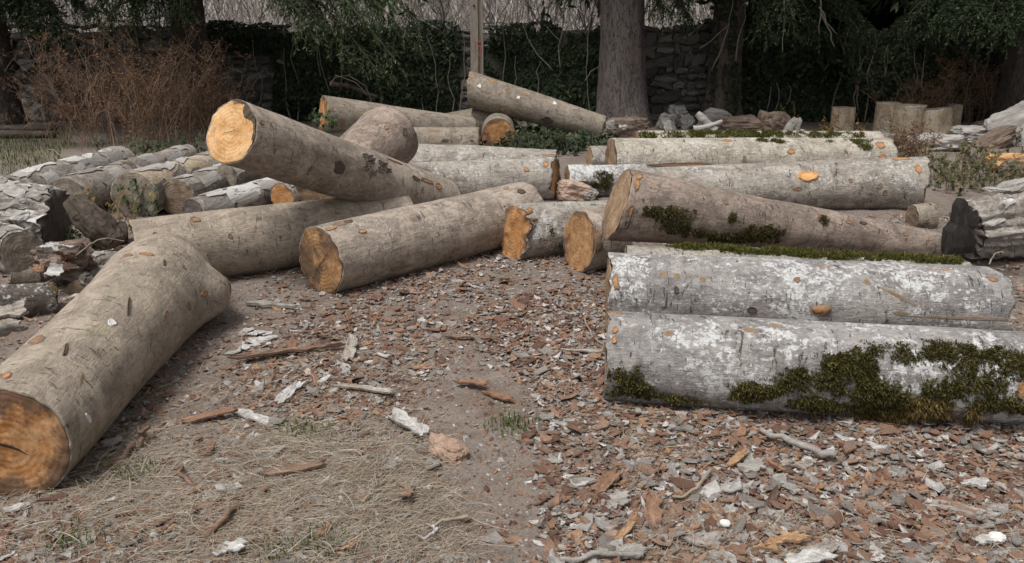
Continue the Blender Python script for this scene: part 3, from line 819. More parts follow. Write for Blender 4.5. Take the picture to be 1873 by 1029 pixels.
def trunk_geo(x, y, r0, h, lean=(0, 0), flare=1.35, seed=0, nu=44, nv=60):
    z = np.concatenate([np.linspace(-.25, 3.2, nv - 14), np.linspace(3.5, h, 14)])
    ph = np.arange(nu) * 2 * np.pi / nu; Z, Pp = np.meshgrid(z, ph, indexing='ij')
    r = r0 * (1 - .93 * np.clip(Z, 0, h) / h * .75) * (1 + (flare - 1) * np.exp(-np.clip(Z, 0, 9) / .32))
    q = np.stack([np.cos(Pp) * 1.2, np.sin(Pp) * 1.2, Z * .5 + seed], -1)
    r = r * (1 + .05 * fbm(q, 3, seed) + .05 * fbm(np.stack([np.cos(Pp) * 6, np.sin(Pp) * 6, Z * 1.6], -1), 3, seed + 4) + .10 * np.exp(-np.clip(Z, 0, 9) / .3) * np.sin(Pp * 5 + seed))
    return np.stack([r * np.cos(Pp) + lean[0] * np.clip(Z, 0, 99), r * np.sin(Pp) + lean[1] * np.clip(Z, 0, 99), Z], -1).reshape(-1, 3), grid_faces(nu, len(z), True)

def conifer(label, px, Y, r0, h, bark_m, seed, tips=(), low=2.3, reach=3.6, lean=(0, 0), nup=34, dens=1.0, bough='needles'):
    b = at(px, 120, Y=Y); x = b[0]
    root = empty('conifer_tree', (x, Y, 0), label, 'tree', 'conifers along the wall')
    V, F = trunk_geo(x, Y, r0, h, lean, seed=seed)
    # the bark material wants X along the axis: build the trunk lying and stand it up
    Vt = np.stack([V[:, 2], V[:, 1], -V[:, 0]], 1)
    o = mk('trunk', Vt, F, M[bark_m], root, smooth=True); o.rotation_euler = (0, -math.pi / 2, 0)
    r = np.random.default_rng(seed); lg = Geo(); cr = Geo(); bo = Geo()
    # limbs of the crown
    for k in range(nup):
        z0 = low + .5 + (h - low - 1) * (k / nup) ** 1.25; az = k * 2.4 + r.uniform(-.3, .3)
        ln = reach * (1 - .8 * (z0 - low) / (h - low)) * r.uniform(.75, 1.15)
        a = np.array([lean[0] * z0, lean[1] * z0, z0]); e = a + np.array([math.cos(az) * ln, math.sin(az) * ln, -ln * r.uniform(.05, .3)])
        if e[1] + Y < 18 and e[2] < low: e[2] = low + r.uniform(0, .3)
        P = limb_curve(a, e, 8, .2, seed + k); lg.tube(P, np.linspace(.05, .008, 8) * (1.2 - .8 * z0 / h), 5, False)
        nt = int(60 * dens * ln / reach) + 10
        t = r.uniform(.15, 1, nt); i = t * 7; i0 = np.minimum(i.astype(int), 6); fr = (i - i0)[:, None]
        pos = P[i0] * (1 - fr) + P[i0 + 1] * fr
        d = unit(np.stack([r.normal(0, 1, nt), r.normal(0, 1, nt), r.uniform(-.9, .25, nt)], 1) + unit(e - a) * .5)
        V_, F_ = needles(pos, d, r.uniform(.4, .9, nt), r, 8, .26, .6); cr.add(V_, F_)
    # drooping boughs whose tips the photograph shows
    for k, (tx, ty, tY, z0, nt) in enumerate(tips):
        e = at(tx, ty, Y=tY) - np.array([x, Y, 0]); a = np.array([lean[0] * z0, lean[1] * z0, z0])
        P = limb_curve(a, e, 14, .28, seed + 50 + k); lg.tube(P, np.linspace(.035, .006, 14), 5, False)
        t = r.uniform(.35, 1, nt) ** .8; i = t * 13; i0 = np.minimum(i.astype(int), 12); fr = (i - i0)[:, None]
        pos = P[i0] * (1 - fr) + P[i0 + 1] * fr
        dr = unit(P[np.minimum(i0 + 1, 13)] - P[i0])
        d = unit(dr * .7 + np.stack([r.normal(0, .7, nt), r.normal(0, .7, nt), r.uniform(-.9, .1, nt)], 1))
        V_, F_ = needles(pos, d, r.uniform(.18, .46, nt), r, 40, .062, .42, .10); bo.add(V_, F_)
    lg.build('limbs', M['limb'], root, smooth=True, kind='stuff'); cr.build('crown', M['needles'], root, kind='stuff')
    if tips: bo.build('boughs', M[bough], root, kind='stuff')
    return root

conifer('thick grey conifer trunk behind the leaning log in the middle', 1140, 14.4, .40, 13, 'trunk_grey', 2, [(1215, 22, 13.2, 3.0, 70), (1262, 30, 13.6, 3.0, 70), (1020, 8, 13.4, 3.2, 30)], 2.9, 3.2, lean=(-.028, 0), dens=.9)
t2 = conifer('dim conifer trunk with ivy creeping up it right of the big trunk', 1326, 14.9, .30, 12, 'trunk_red', 4, [(1400, 40, 13.4, 2.9, 80), (1452, 30, 13.0, 3.0, 90), (1500, 60, 13.4, 2.8, 80), (1580, 45, 13, 3.0, 100), (1600, 95, 13.6, 2.7, 50), (1240, 8, 13.6, 3.0, 40)], 2.5, 3.8, dens=1.5)
conifer('conifer with long drooping green boughs left of the concrete post', 352, 14.2, .30, 13, 'trunk_dark', 6,
        [(745, 62, 11.6, 2.9, 93), (722, 108, 11.6, 2.8, 80), (690, 128, 11.8, 2.7, 74), (640, 100, 11.9, 2.7, 74), (768, 45, 11.8, 3.0, 80), (600, 62, 12.0, 2.8, 80), (560, 40, 12.1, 2.8, 80), 
         (668, 40, 11.7, 2.9, 93), (700, 20, 11.8, 3.0, 86), (640, 10, 12, 2.9, 86), (580, 8, 12.2, 2.9, 86), 
         (280, 30, 12.8, 2.6, 62), (240, 45, 12.6, 2.6, 68), (200, 38, 12.4, 2.7, 68), (170, 20, 12.5, 2.7, 68), (330, 20, 12.9, 2.6, 80)], 2.4, 3.9, dens=1.1, bough='needles_light')
conifer('dark conifer trunk at the left edge of the yard', -2, 14.0, .24, 11, 'trunk_dark', 8, [(60, 30, 12.8, 2.6, 120), (110, 45, 12.6, 2.6, 130), (20, 20, 12.9, 2.5, 90), (150, 10, 12.7, 2.7, 120), (90, 12, 12.7, 2.7, 120), (70, 55, 13, 2.4, 90)], 2.4, 3.2)
conifer('dark conifer trunk at the right edge of the yard', 1880, 14.2, .40, 13, 'trunk_dark', 10,
        [(1800, 45, 12.2, 2.8, 140), (1840, 48, 12.0, 2.8, 140), (1760, 35, 12.3, 2.9, 140), (1720, 30, 12.6, 2.9, 130), (1680, 20, 12.8, 2.9, 130), (1868, 30, 12.0, 2.7, 120), (1640, 50, 13.2, 2.8, 90), (1780, 8, 12.3, 2.9, 130), (1700, 60, 13.2, 2.8, 90), (1850, 8, 12.2, 2.9, 130)], 2.4, 4.2, dens=1.6)

conifer('dark evergreen behind the wall right of the ivy clad trunk', 1455, 17.4, .2, 9, 'trunk_dark', 21, [], .7, 2.4, dens=1.6, nup=30)
conifer('dark evergreen behind the wall above the standing blocks', 1620, 17.6, .2, 9, 'trunk_dark', 22, [], .7, 2.4, dens=1.6, nup=30)
conifer('dark evergreen behind the wall nearest the right edge', 1780, 17.4, .2, 9, 'trunk_dark', 23, [], .7, 2.4, dens=1.6, nup=30)
# ivy on the second trunk, dead hanging twigs
r = np.random.default_rng(77); n = 900
za = r.uniform(.1, 2.6, n); ph = r.uniform(-2.6, -.9, n) - .25 + .3 * np.sin(za * 2); kp = noise(np.stack([ph * 2, za * 2.5, za * 0], -1), 8) > -.25
za, ph = za[kp], ph[kp]; rr = .30 * (1 + .35 * np.exp(-za / .32)) + r.uniform(.01, .06, len(za))
Vv, Fv = leaf_mesh(np.stack([rr * np.cos(ph), rr * np.sin(ph), za], 1), np.stack([np.cos(ph), np.sin(ph), 0 * ph + .3], 1), r.uniform(.04, .07, len(za)), r)
iv = empty('ivy', (t2.location.x, 14.9, 0), 'ivy creeping up the dim trunk right of the big grey trunk', 'ivy'); mk('foliage', Vv, Fv, M['ivy'], iv, kind='stuff')
climber('pale hanging bare vine in front of the ivy clad trunk', [[(1300, 128), (1318, 95), (1332, 50), (1340, 10), (1341, -10)], [(1346, 110), (1352, 70), (1362, 35), (1364, -10)], [(1252, 70), (1275, 52), (1287, 38)], [(1278, 88), (1300, 76), (1332, 45)]], 14.2, .011)
climber('dead forked conifer twig hanging from the dark boughs', [[(1499, -8), (1500, 30), (1497, 62)], [(1500, 12), (1512, 40), (1530, 62)], [(1480, -10), (1494, 4)], [(1434, -5), (1433, 50), (1431, 95)], [(1505, 25), (1518, 60), (1526, 85)]], 13.2, .013)

# ------------------------------------------------------------------ bare brush on the hillside and behind the wall
M['twig'] = simple('bare twigs', [(0, (.07, .052, .048)), (.35, (.18, .15, .135)), (.7, (.41, .375, .35)), (1, (.64, .61, .58))], 5, island=True, bump=0)
r = np.random.default_rng(5); g = Geo(); n = 26000
x = r.uniform(-16, 16, n); y = 17.2 + 12 * r.random(n) ** 1.3
z = np.maximum(0, -.3 + (y - 18.5) * .62)
a = np.stack([x, y, z], 1); d = unit(np.stack([r.normal(0, .7, n), r.normal(0, .3, n), np.ones(n)], 1)); L = r.uniform(.5, 1.7, n)
b = a + d * L[:, None]; w = r.uniform(.006, .022, n)
sx = np.stack([w, 0 * w, 0 * w], 1)
i = np.arange(n)[:, None] * 4
mk('hillside_brush', np.stack([a - sx, a + sx, b + sx * .3, b - sx * .3], 1).reshape(-1, 3), i + np.arange(4), M['twig'], kind='stuff')
SC.objects['hillside_brush']['label'] = 'pale bare brush on the slope behind the wall'; SC.objects['hillside_brush']['category'] = 'brush'

def twig_tree(g, p, d, L, r0, depth, R):
    n = 6; P = [np.array(p, float)]; dd = unit(d)
    for k in range(n):
        dd = unit(dd + R.normal(0, .16, 3) + np.array([0, 0, .05])); P.append(P[-1] + dd * L / n)
    g.tube(np.array(P), np.linspace(r0, r0 * .5, n + 1), 5, False)
    if depth:
        for k in range(R.integers(3, 5)):
            i = R.integers(2, n + 1); twig_tree(g, P[i], unit(dd + R.normal(0, .6, 3)), L * R.uniform(.5, .75), r0 * .55, depth - 1, R)
def bare_shrub(label, px, Y, hgt, seed, nst=5, mat='limb2', zb=.0):
    b = at(px, 130, Y=Y); R = np.random.default_rng(seed); root = empty('bare_shrub', (b[0], Y, zb), label, 'shrub', 'bare shrubs behind the wall'); g = Geo()
    for k in range(nst): twig_tree(g, (R.uniform(-.2, .2), R.uniform(-.1, .1), 0), (R.uniform(-.5, .5), R.uniform(-.2, .2), 1), hgt * R.uniform(.6, .9), .022, 3, R)
    g.build('branches', M['limb2'], root, kind='stuff')
M['limb2'] = simple('bare shrub bark', [(0, (.085, .068, .06)), (1, (.19, .16, .145))], 14)
bare_shrub('bare branching shrub behind the wall just left of the post', 775, 17, 2.6, 1)
bare_shrub('bare twiggy shrub behind the wall right of the post', 950, 17.2, 2.6, 2)
bare_shrub('thin bare shrub behind the wall against the big trunk', 1070, 17, 2.4, 3, 4)
bare_shrub('bare shrub behind the wall left of the left conifer', 250, 17.3, 2.6, 4)
bare_shrub('bare shrub behind the wall near the left edge', 60, 17.2, 2.5, 5)

# ------------------------------------------------------------------ dry weeds
M['dry_stem'] = simple('dry weed stalks', [(0, (.095, .058, .040)), (.5, (.165, .105, .072)), (1, (.30, .23, .16))], 8, island=True, bump=0)
M['dry_head'] = leafmat('dry seed heads', [(0, (.085, .046, .032)), (.5, (.150, .085, .055)), (.85, (.215, .135, .085)), (1, (.34, .25, .16))], .9, .1, .2)
def dry_weed(label, px, py, w, h, seed, n=60, group='dry brown weeds', heads=26):
    p = at(px, py, z=0); R = np.random.default_rng(seed)
    root = empty('dry_weed', p, label, 'weed', group); g = Geo(); hp = []; hd = []
    for k in range(n):
        bx, by = R.normal(0, w * .33), R.normal(0, w * .28); hh = h * R.uniform(.45, 1.08); nn = 7; t = np.linspace(0, 1, nn)
        lx, ly = R.normal(0, .36) * hh, R.normal(0, .25) * hh
        P = np.stack([bx + lx * t ** 1.4, by + ly * t ** 1.4, hh * t * (1 - .06 * abs(lx))], 1); P[1:] += np.cumsum(R.normal(0, .018, (nn - 1, 3)), 0)
        g.tube(P, np.linspace(.0055, .0018, nn), 3, False)
        for q in range(R.integers(4, 8)):
            i = R.integers(2, nn); a = R.uniform(0, 6.28); l = R.uniform(.10, .34) * h * .75
            d = unit(np.array([math.cos(a) * .8, math.sin(a) * .6, R.uniform(.3, 1.0)])); T = P[i] + d * l * np.linspace(0, 1, 4)[:, None] + np.cumsum(R.normal(0, .012, (4, 3)), 0)
            g.tube(T, np.linspace(.003, .0012, 4), 3, False)
            m = R.integers(4, 10); f = R.uniform(.2, 1, m)[:, None]; hp.append(P[i] + d * l * f + R.normal(0, .012, (m, 3))); hd.append(unit(d + R.normal(0, .6, (m, 3))))
    g.build('stalks', M['dry_stem'], root, kind='stuff')
    hp, hd = np.concatenate(hp), np.concatenate(hd)
    V, F = needles(hp, hd, R.uniform(.03, .10, len(hp)), R, 4, .030, .9)
    mk('seed_heads', V, F, M['dry_head'], root, kind='stuff')
    return root
for k, (px, py, w, h, lab) in enumerate([(150, 268, .9, 1.35, 'dry brown weed clump at the left end of the thicket'), (215, 262, .9, 1.55, 'tall dry brown weed clump second from the left'), (262, 274, .8, 1.2, 'shorter dry weed clump in front of the thicket, above the old logs'),
                                         (300, 258, .9, 1.5, 'tall dry brown weed clump below the left conifer trunk'), (345, 262, .8, 1.3, 'dry brown weed clump right behind the raised log end'), (390, 252, .8, 1.15, 'dry weed clump at the right end of the thicket')]):
    dry_weed(lab, px, py, w, h, 40 + k, 40)
for k, (px, py, w, h, lab) in enumerate([(1668, 232, .9, .95, 'dim dry weeds behind the standing wood blocks'), (1745, 228, 1.0, 1.15, 'tall dim reddish weeds at the shaded right wall'), (1820, 228, .9, 1.2, 'dim reddish weeds beside the right edge trunk'), (1655, 300, .6, .45, 'low reddish weeds in front of the wood blocks')]):
    dry_weed(lab, px, py, w, h, 60 + k, 30, 'dim dry weeds on the right')
# ------------------------------------------------------------------ the felled logs
GR = 'sawn beech logs'
def lg(label, ea, eb, bark_m, seed, ya=None, yb=None, **k):
    """ea / eb: (px, py, half-width px) of each end; ya / yb: depth where the end is lifted off the ground"""
    A, ra = rest_w(*ea) if ya is None else up_w(*ea, ya)
    B, rb = rest_w(*eb) if yb is None else up_w(*eb, yb)
    return Log('log', label, 'log', A, B, ra, rb, bark_m, seed, group=GR, **k)

# near left log
L1 = lg('largest near log at the left, flaring to a forked far end', (14, 814, 117), (322, 492, 74), 'bark_tan', 1, nu=110, nv=170, lump=.03, bend=(-.02, 0),
        prof=[(0, .97), (.2, 1.0), (.45, 1.06), (.62, 1.12), (.76, 1.22), (.86, 1.20), (.94, 1.06), (1, .84)], faceA='cut_near', faceB='cut_old', tiltA=(.10, .02), lobes=[(.82, -1.72, .075, .40, .072), (.92, -1.1, .05, .35, -.02)])
for (x, y, a, b, m) in ((68, 622, .055, .036, 'scar'), (8, 692, .03, .018, 'fresh'), (372, 537, .03, .022, 'fresh'), (302, 575, .035, .012, 'fresh'), (270, 466, .014, .045, 'fresh'), (235, 468, .012, .03, 'fresh'), (336, 489, .02, .015, 'scar'), (378, 462, .02, .012, 'fresh')):
    L1.knot(x, y, a, b, m)
for (x, y, a, b, m) in ((235, 560, .10, .006, 'scar_dark'), (150, 690, .05, .008, 'stainy'), (255, 610, .012, .03, 'stainy'), (230, 745, .008, .03, 'stainy'), (120, 640, .06, .006, 'scar_dark'), (205, 590, .03, .02, 'white'), (300, 480, .04, .006, 'scar_dark'), (165, 760, .010, .025, 'white'), (345, 560, .02, .03, 'scar')):
    L1.knot(x, y, a, b, m, name='bark_mark', rot=.3)
L1.crack(-1, [(.42, .12), (.15, .06), (-.12, -.02), (-.33, -.16)], .006)
# the sawn-off fork
V, F4, F3 = L1.patch(.868, -1.62, .026, .060, off=.004, seed=77, rim=.006); mk('fork_cut', V, [F4, F3], M['scar'], L1.root, smooth=True)

L2 = lg('long smooth log lying behind the forked log, left end squarely cut', (262, 466, 66), (742, 402, 54), 'bark_tan', 2, nu=90, nv=150, lump=.022, faceA='cut_old', tiltA=(.12, -.25), bend=(0, .0), jagB=.004, prof=[(0, 1), (.93, 1), (1, .93)])
L2.knot(365, 401, .038, .034, 'scar', rim=.008); L2.knot(350, 482, .04, .02, 'scar'); L2.knot(300, 425, .012, .012, 'scar'); L2.knot(423, 432, .016, .022, 'scar'); L2.knot(600, 372, .03, .008, 'fresh'); L2.knot(617, 390, .02, .014, 'scar'); L2.knot(440, 370, .012, .03, 'scar')

L3 = lg('middle log with brown stained cut end facing the viewer', (586, 476, 65), (958, 388, 55), 'bark_tan2', 3, nu=100, nv=150, lump=.03, faceA='cut_brown', tiltA=(-.06, -.03))
for (x, y, a, b, m) in ((661, 423, .035, .022, 'fresh'), (733, 488, .10, .016, 'scar'), (625, 408, .07, .03, 'scar'), (605, 419, .05, .015, 'fresh'), (925, 345, .03, .02, 'fresh'), (952, 350, .05, .03, 'scar_dark'), (880, 342, .02, .02, 'scar'), (640, 405, .04, .02, 'scar_dark')):
    L3.knot(x, y, a, b, m)
L3.crack(-1, [(-.72, .62), (-.25, .1), (.15, -.3), (.5, -.82)], .0032)

L4 = lg('log tilted up on another with its bright cut end in the air', (423, 242, 61), (806, 372, 46), 'bark_tan2', 4, ya=5.0, nu=100, nv=150, lump=.035, faceA='cut_bright', tiltA=(-.05, .04), jagA=.008)
for (x, y, a, b, m) in ((620, 305, .07, .05, 'scar_dark'), (780, 330, .12, .02, 'fresh'), (800, 340, .07, .03, 'fresh'), (720, 295, .12, .012, 'scar'), (473, 222, .02, .015, 'fresh'), (760, 326, .06, .02, 'scar_dark')):
    L4.knot(x, y, a, b, m)
L4.flakes(14, 4, (.015, .04), (.008, .02), (-1.6, -.9), .016, 'flake_dark', (.40, .56))
L4.crack(-1, [(-.3, .16), (-.08, .02), (.12, -.03), (.38, -.12)], .0022)
# dark bark wedge left on the bright end
an = np.linspace(-.2, 1.75, 22 * 3); rin = .70 + .12 * fbm(np.stack([an * 1.6, an * 0, an * 0], -1), 3, 2) + .2 * np.abs(an - .8) / 1.2
rim = L4.surf(np.zeros(66), -an)
inn = rim * np.clip(rin, .5, .96)[:, None]; inn[:, 0] = rim[:, 0]
Vb = np.concatenate([rim * np.array([1, .985, .985]), inn]); Vb[:, 0] -= .012
mk('dark_bark_rim', Vb, grid_faces(66, 2), M['scar_dark'], L4.root, smooth=True)

L5 = lg('short thick log end rising behind the tilted log', (580, 352, 52), (716, 246, 55), 'bark_pink', 5, ya=6.7, yb=7.7, lump=.03, nu=80, nv=90, prof=[(0, .92), (.6, 1.0), (.9, 1.07), (1, 1.02)])
L5.knot(706, 233, .03, .025, 'fresh'); L5.knot(718, 290, .05, .04, 'scar', dome=.01); L5.knot(740, 240, .05, .04, 'bark_dark')

# back of the pile
L6 = lg('farthest long tapering log with an orange left cut edge', (590, 207, 33), (862, 240, 25), 'bark_dim', 6, ya=10.9, yb=11.8, nu=56, nv=80, faceA='cut_orange', lump=.03)
L6.knot(622, 221, .06, .05, 'scar'); L6.knot(606, 201, .05, .02, 'scar')
L6b = lg('dull log at the back lying in front of the tapering one', (600, 259, 27), (877, 260, 27), 'bark_dim', 7, nu=56, nv=80)
L6b.knot(795, 239, .10, .02, 'scar'); L6b.knot(815, 257, .05, .02, 'scar_dark'); L6b.knot(863, 257, .03, .02, 'scar_dark')
L6c = lg('mostly hidden shaded log under the high leaning log', (800, 240, 30), (905, 221, 30), 'bark_dim', 8, ya=12.4, yb=12.6, nu=48, nv=50)
L7 = lg('log leaning highest at the back against the big trunk', (861, 163, 32), (1104, 234, 22), 'bark_dim', 9, ya=12.4, yb=12.1, nu=72, nv=110, lump=.03, tiltA=(0, -.25))
L7.knot(1000, 219, .11, .07, 'scar_dark', rim=.01); L7.knot(868, 141, .05, .03, 'fresh'); L7.knot(857, 152, .03, .03, 'fresh'); L7.knot(903, 148, .09, .03, 'fresh'); L7.knot(930, 166, .06, .03, 'scar'); L7.knot(918, 200, .05, .02, 'fresh'); L7.knot(962, 173, .05, .03, 'scar')
for k in range(3): L7.knot((948, 880, 1014)[k], (178, 158, 188)[k], .03, .035, 'white', name='lichen_spot')
L8 = lg('small log pointing at the viewer, round orange end below the leaning log', (911, 247, 31), (914, 218, 27), 'bark_dim', 10, nu=56, nv=40, faceA='cut_orange')
L8.crack(-1, [(-.8, -.3), (-.2, -.35), (.2, -.3), (.75, -.5)], .004)
L9a = lg('grey log in the middle row, hind one of the pair', (745, 303, 42), (1016, 314, 41), 'bark_grey', 11, nu=64, nv=100, faceB='cut_tan', tiltB=(-.1, 0))
L9b = lg('pale grey front log of the middle pair with a torn right end', (700, 338, 38), (1018, 328, 40), 'bark_grey', 12, nu=64, nv=110, faceB='cut_brown', tiltB=(.40, -.06), jagB=.03)
L9b.knot(970, 310, .035, .028, 'fresh'); L9b.knot(1012, 300, .04, .05, 'fresh'); L9a.knot(1005, 284, .10, .02, 'scar')
L10 = lg('white lichen log behind the pair of short logs', (1037, 333, 31), (1180, 330, 31), 'bark_lichen', 13, nu=48, nv=60)
L10.moss([(1100, 330, .12, .10), (1075, 338, .12, .04)], 6000, .03, .035, 13)
L12 = lg('stubby pale log end below the leaning log foot', (1078, 290, 24), (1220, 287, 24), 'bark_grey', 14, nu=48, nv=50)

# right-hand rows, from the back
L11b = lg('hindmost right log showing only its mossy crest', (1166, 271, 32), (1606, 271, 32), 'bark_cream', 15, nu=64, nv=110, ya=9.9, yb=9.9)
L11b.moss([(1250, 246, .4, .1), (1340, 246, .5, .12), (1420, 245, .3, .08), (1190, 246, .2, .08), (1520, 246, .4, .08)], 5000, .03, .04, 15, mat='moss_green')
L11 = lg('cream barked log at the back right with moss on its crest', (1117, 298, 45), (1612, 291, 39), 'bark_cream', 16, nu=80, nv=150, lump=.025, faceB='cut_orange', jagB=.04, tiltB=(-.15, .1))
for (x, y, a, b, m) in ((1447, 277, .05, .035, 'fresh'), (1362, 291, .025, .06, 'scar'), (1330, 257, .06, .02, 'fresh'), (1605, 265, .06, .07, 'fresh'), (1240, 300, .4, .02, 'scar'), (1610, 285, .05, .03, 'fresh')):
    L11.knot(x, y, a, b, m)
L11.moss([(1420, 258, .14, .04), (1570, 258, .13, .06), (1580, 268, .12, .05), (1395, 256, .1, .04), (1515, 258, .06, .03)], 7000, .025, .035, 16, mat='moss_green')
L14 = lg('grey log right of centre with a big fresh branch cut', (1150, 346, 38), (1688, 337, 50), 'bark_grey', 17, nu=90, nv=150, lump=.03, faceB='cut_orange', tiltB=(.30, .05), jagB=.02)
L14.knot(1478, 321, .105, .062, 'fresh_big', rim=.012, dome=.006, irr=.25); L14.knot(1648, 291, .10, .04, 'fresh'); L14.knot(1688, 310, .04, .06, 'fresh'); L14.knot(1460, 345, .05, .02, 'scar'); L14.knot(1617, 340, .03, .03, 'scar'); L14.knot(1630, 352, .03, .03, 'scar'); L14.knot(1558, 330, .03, .02, 'scar')
L15 = lg('tapering log lying on the right rows, wide cut end at left', (1127, 374, 66), (1704, 452, 30), 'bark_pink', 18, ya=5.05, nu=100, nv=160, lump=.03, faceA='cut_tan', faceB='cut_orange', tiltA=(.20, .16), bend=(0, .01), prof=[(0, 1.02), (.1, 1), (.45, .93), (.75, .93), (1, 1.05)])
for (x, y, a, b, m) in ((1147, 335, .02, .06, 'fresh'), (1151, 385, .02, .045, 'fresh'), (1240, 380, .02, .02, 'scar'), (1328, 370, .03, .02, 'scar'), (1552, 406, .04, .02, 'scar'), (1578, 408, .04, .014, 'scar_dark'), (1655, 428, .03, .015, 'scar'), (1500, 395, .03, .02, 'scar'), (1140, 318, .03, .04, 'fresh')):
    L15.knot(x, y, a, b, m)
L15.moss([(1245, 405, .14, .09), (1280, 425, .10, .05), (1390, 428, .19, .08), (1335, 435, .15, .05), (1200, 388, .09, .04), (1505, 403, .05, .04), (1340, 398, .03, .04)], 11000, .026, .03, 18, th=.08)
L16 = lg('low log hidden behind the front pair, crest covered in green moss', (1142, 507, 60), (1752, 533, 57), 'bark_grey', 19, nu=80, nv=140, faceB='cut_tan', tiltB=(-.2, .1))
L16.moss([(1260, 452, .14, .06), (1400, 459, .28, .07), (1550, 468, .26, .07), (1660, 472, .22, .06), (1330, 455, .2, .05), (1480, 464, .25, .06), (1730, 476, .08, .05)], 12000, .032, .040, 19, mat='moss_green', th=-.1)
L16.knot(1700, 466, .04, .015, 'fresh')
L17 = lg('lichen whitened log lying second from the front at the right', (1112, 538, 77), (1797, 561, 74), 'bark_lichen', 20, nu=100, nv=180, lump=.025, faceA='cut_tan', faceB='cut_tan', tiltB=(-.22, .1), jagB=.02)
for (x, y, a, b, m) in ((1116, 516, .02, .05, 'fresh'), (1212, 500, .025, .03, 'stainy'), (1237, 505, .025, .025, 'stainy'), (1285, 510, .02, .025, 'stainy'), (1236, 530, .016, .024, 'scar_dark'), (1458, 512, .02, .02, 'scar'), (1585, 515, .016, .025, 'stainy'), (1640, 542, .12, .012, 'stainy'), (1643, 572, .05, .014, 'stainy'), (1790, 582, .45, .011, 'stainy'), (1375, 566, .03, .02, 'scar_dark'), (1795, 510, .03, .02, 'scar')):
    L17.knot(x, y, a, b, m, rot=.0 if x != 1640 else -.5)
L17.knot(1508, 566, .055, .045, 'fresh', name='branch_stub', dome=.022, irr=.6)
L18 = lg('frontmost right log, white with lichen and draped in hanging moss', (1109, 652, 84), (2090, 702, 86), 'bark_lichen', 21, nu=120, nv=260, lump=.022, faceA='cut_tan', faceB='cut_tan')
for (x, y, a, b, m) in ((1118, 572, .05, .01, 'fresh'), (1112, 604, .015, .02, 'fresh'), (1121, 622, .014, .02, 'fresh'), (1372, 603, .04, .02, 'stainy'), (1420, 596, .03, .025, 'stainy'), (1868, 715, .02, .04, 'fresh'), (1222, 610, .03, .02, 'stainy')):
    L18.knot(x, y, a, b, m)
L18.moss([(1140, 685, .09, .06), (1165, 715, .13, .06), (1380, 715, .12, .07), (1440, 700, .10, .07), (1530, 690, .14, .11), (1570, 660, .10, .08), (1590, 640, .06, .05), (1600, 720, .14, .09), (1690, 650, .15, .05), (1770, 665, .17, .08), (1650, 635, .07, .03), (1740, 640, .12, .05), (1800, 700, .16, .07),
          (1860, 660, .12, .07), (1480, 735, .14, .05), (1250, 728, .10, .03), (1840, 740, .2, .05), (1730, 720, .10, .08), (1555, 745, .2, .04)], 12000, .032, .034, 21, hang=.4, th=.20)
L18.moss([(1695, 745, .11, .07), (1650, 755, .10, .05), (1620, 760, .16, .03), (1780, 755, .03, .07)], 14000, .05, .045, 22, mat='moss_dry', hang=.9)

# two short logs in the gap
L19 = lg('short log with a ragged torn orange end, left of the pair', (937, 427, 52), (1117, 410, 45), 'bark_grey', 22, nu=80, nv=70, faceA='cut_orange', jagA=.05, tiltA=(-.16, .10), lump=.05)
L19.knot(948, 390, .05, .05, 'fresh', dome=.015, irr=.5); L19.knot(955, 404, .06, .014, 'fresh', dome=.02); L19.knot(957, 425, .03, .05, 'scar_dark', irr=.4)
L19.moss([(1000, 430, .12, .08), (1020, 450, .10, .05)], 2500, .008, .02, 25, th=.25)
L20 = lg('short log with an oval brown cut end, right of the pair', (1058, 441, 58), (1125, 434, 55), 'bark_tan2', 23, nu=80, nv=60, faceA='cut_brown', tiltA=(.04, .10), lump=.04)
L20.knot(1088, 438, .05, .09, 'fresh', irr=.35, dome=.01); L20.knot(1094, 445, .04, .07, 'scar', irr=.3, dome=.014, off=.006)

# ------------------------------------------------------------------ old weathered logs on the left
GO = 'old weathered logs on the left'
def old(label, ea, eb, seed, bark_m='bark_old', face='cut_old', ya=None, yb=None, nf=12, fl='flake', name='old_log', cat='old log', faceB='cut_old', fa=(.07, .17), fb=(.03, .075), fl_lift=.006, **k):
    A, ra = rest_w(*ea) if ya is None else up_w(*ea, ya); B, rb = rest_w(*eb) if yb is None else up_w(*eb, yb)
    k.setdefault('nu', 60); k.setdefault('nv', 80)
    o = Log(name, label, cat, A, B, ra, rb, bark_m, seed, group=GO, faceA=face, faceB=faceB, **k)
    if nf: o.flakes(int(nf * 1.8), seed, fa, fb, (-2.0, 1.0), fl_lift, fl)
    return o
O1 = old('hindmost old log with cracked silvery bark beside the grass', (12, 362, 40), (224, 298, 31), 31, nf=16, fl='flake_pale')
O2 = old('old log with a pale round face partly bare of bark', (122, 365, 40), (268, 313, 28), 32, face='cut_grey', nf=12)
O3 = old('old log with wide grey face behind orange brown leaves', (246, 358, 43), (388, 309, 31), 33, face='cut_grey', bark_m='debarked', nf=14, fl='flake')
O16 = old('narrow old log wedged high between the silvery one and the debarked one', (232, 318, 24), (345, 283, 20), 45, ya=8.2, yb=9.4, nf=7)
O17 = old('grey old log end peeping between the debarked one and the tilted log', (415, 322, 24), (520, 300, 22), 46, ya=8.0, yb=8.8, nf=6, face='cut_grey')
O4 = old('old log with a shadowy brown face right of the grey faced one', (324, 362, 34), (430, 322, 28), 34, nf=8, faceB=None)
O5 = old('thin old log with dark purple brown end just above the smooth log', (352, 388, 26), (505, 348, 25), 35, face='cut_dark', nf=10, fl='flake_pale')
O6 = old('old log with orange rimmed end under the tilted log', (516, 362, 27), (640, 330, 26), 36, face='cut_orange', nf=5)
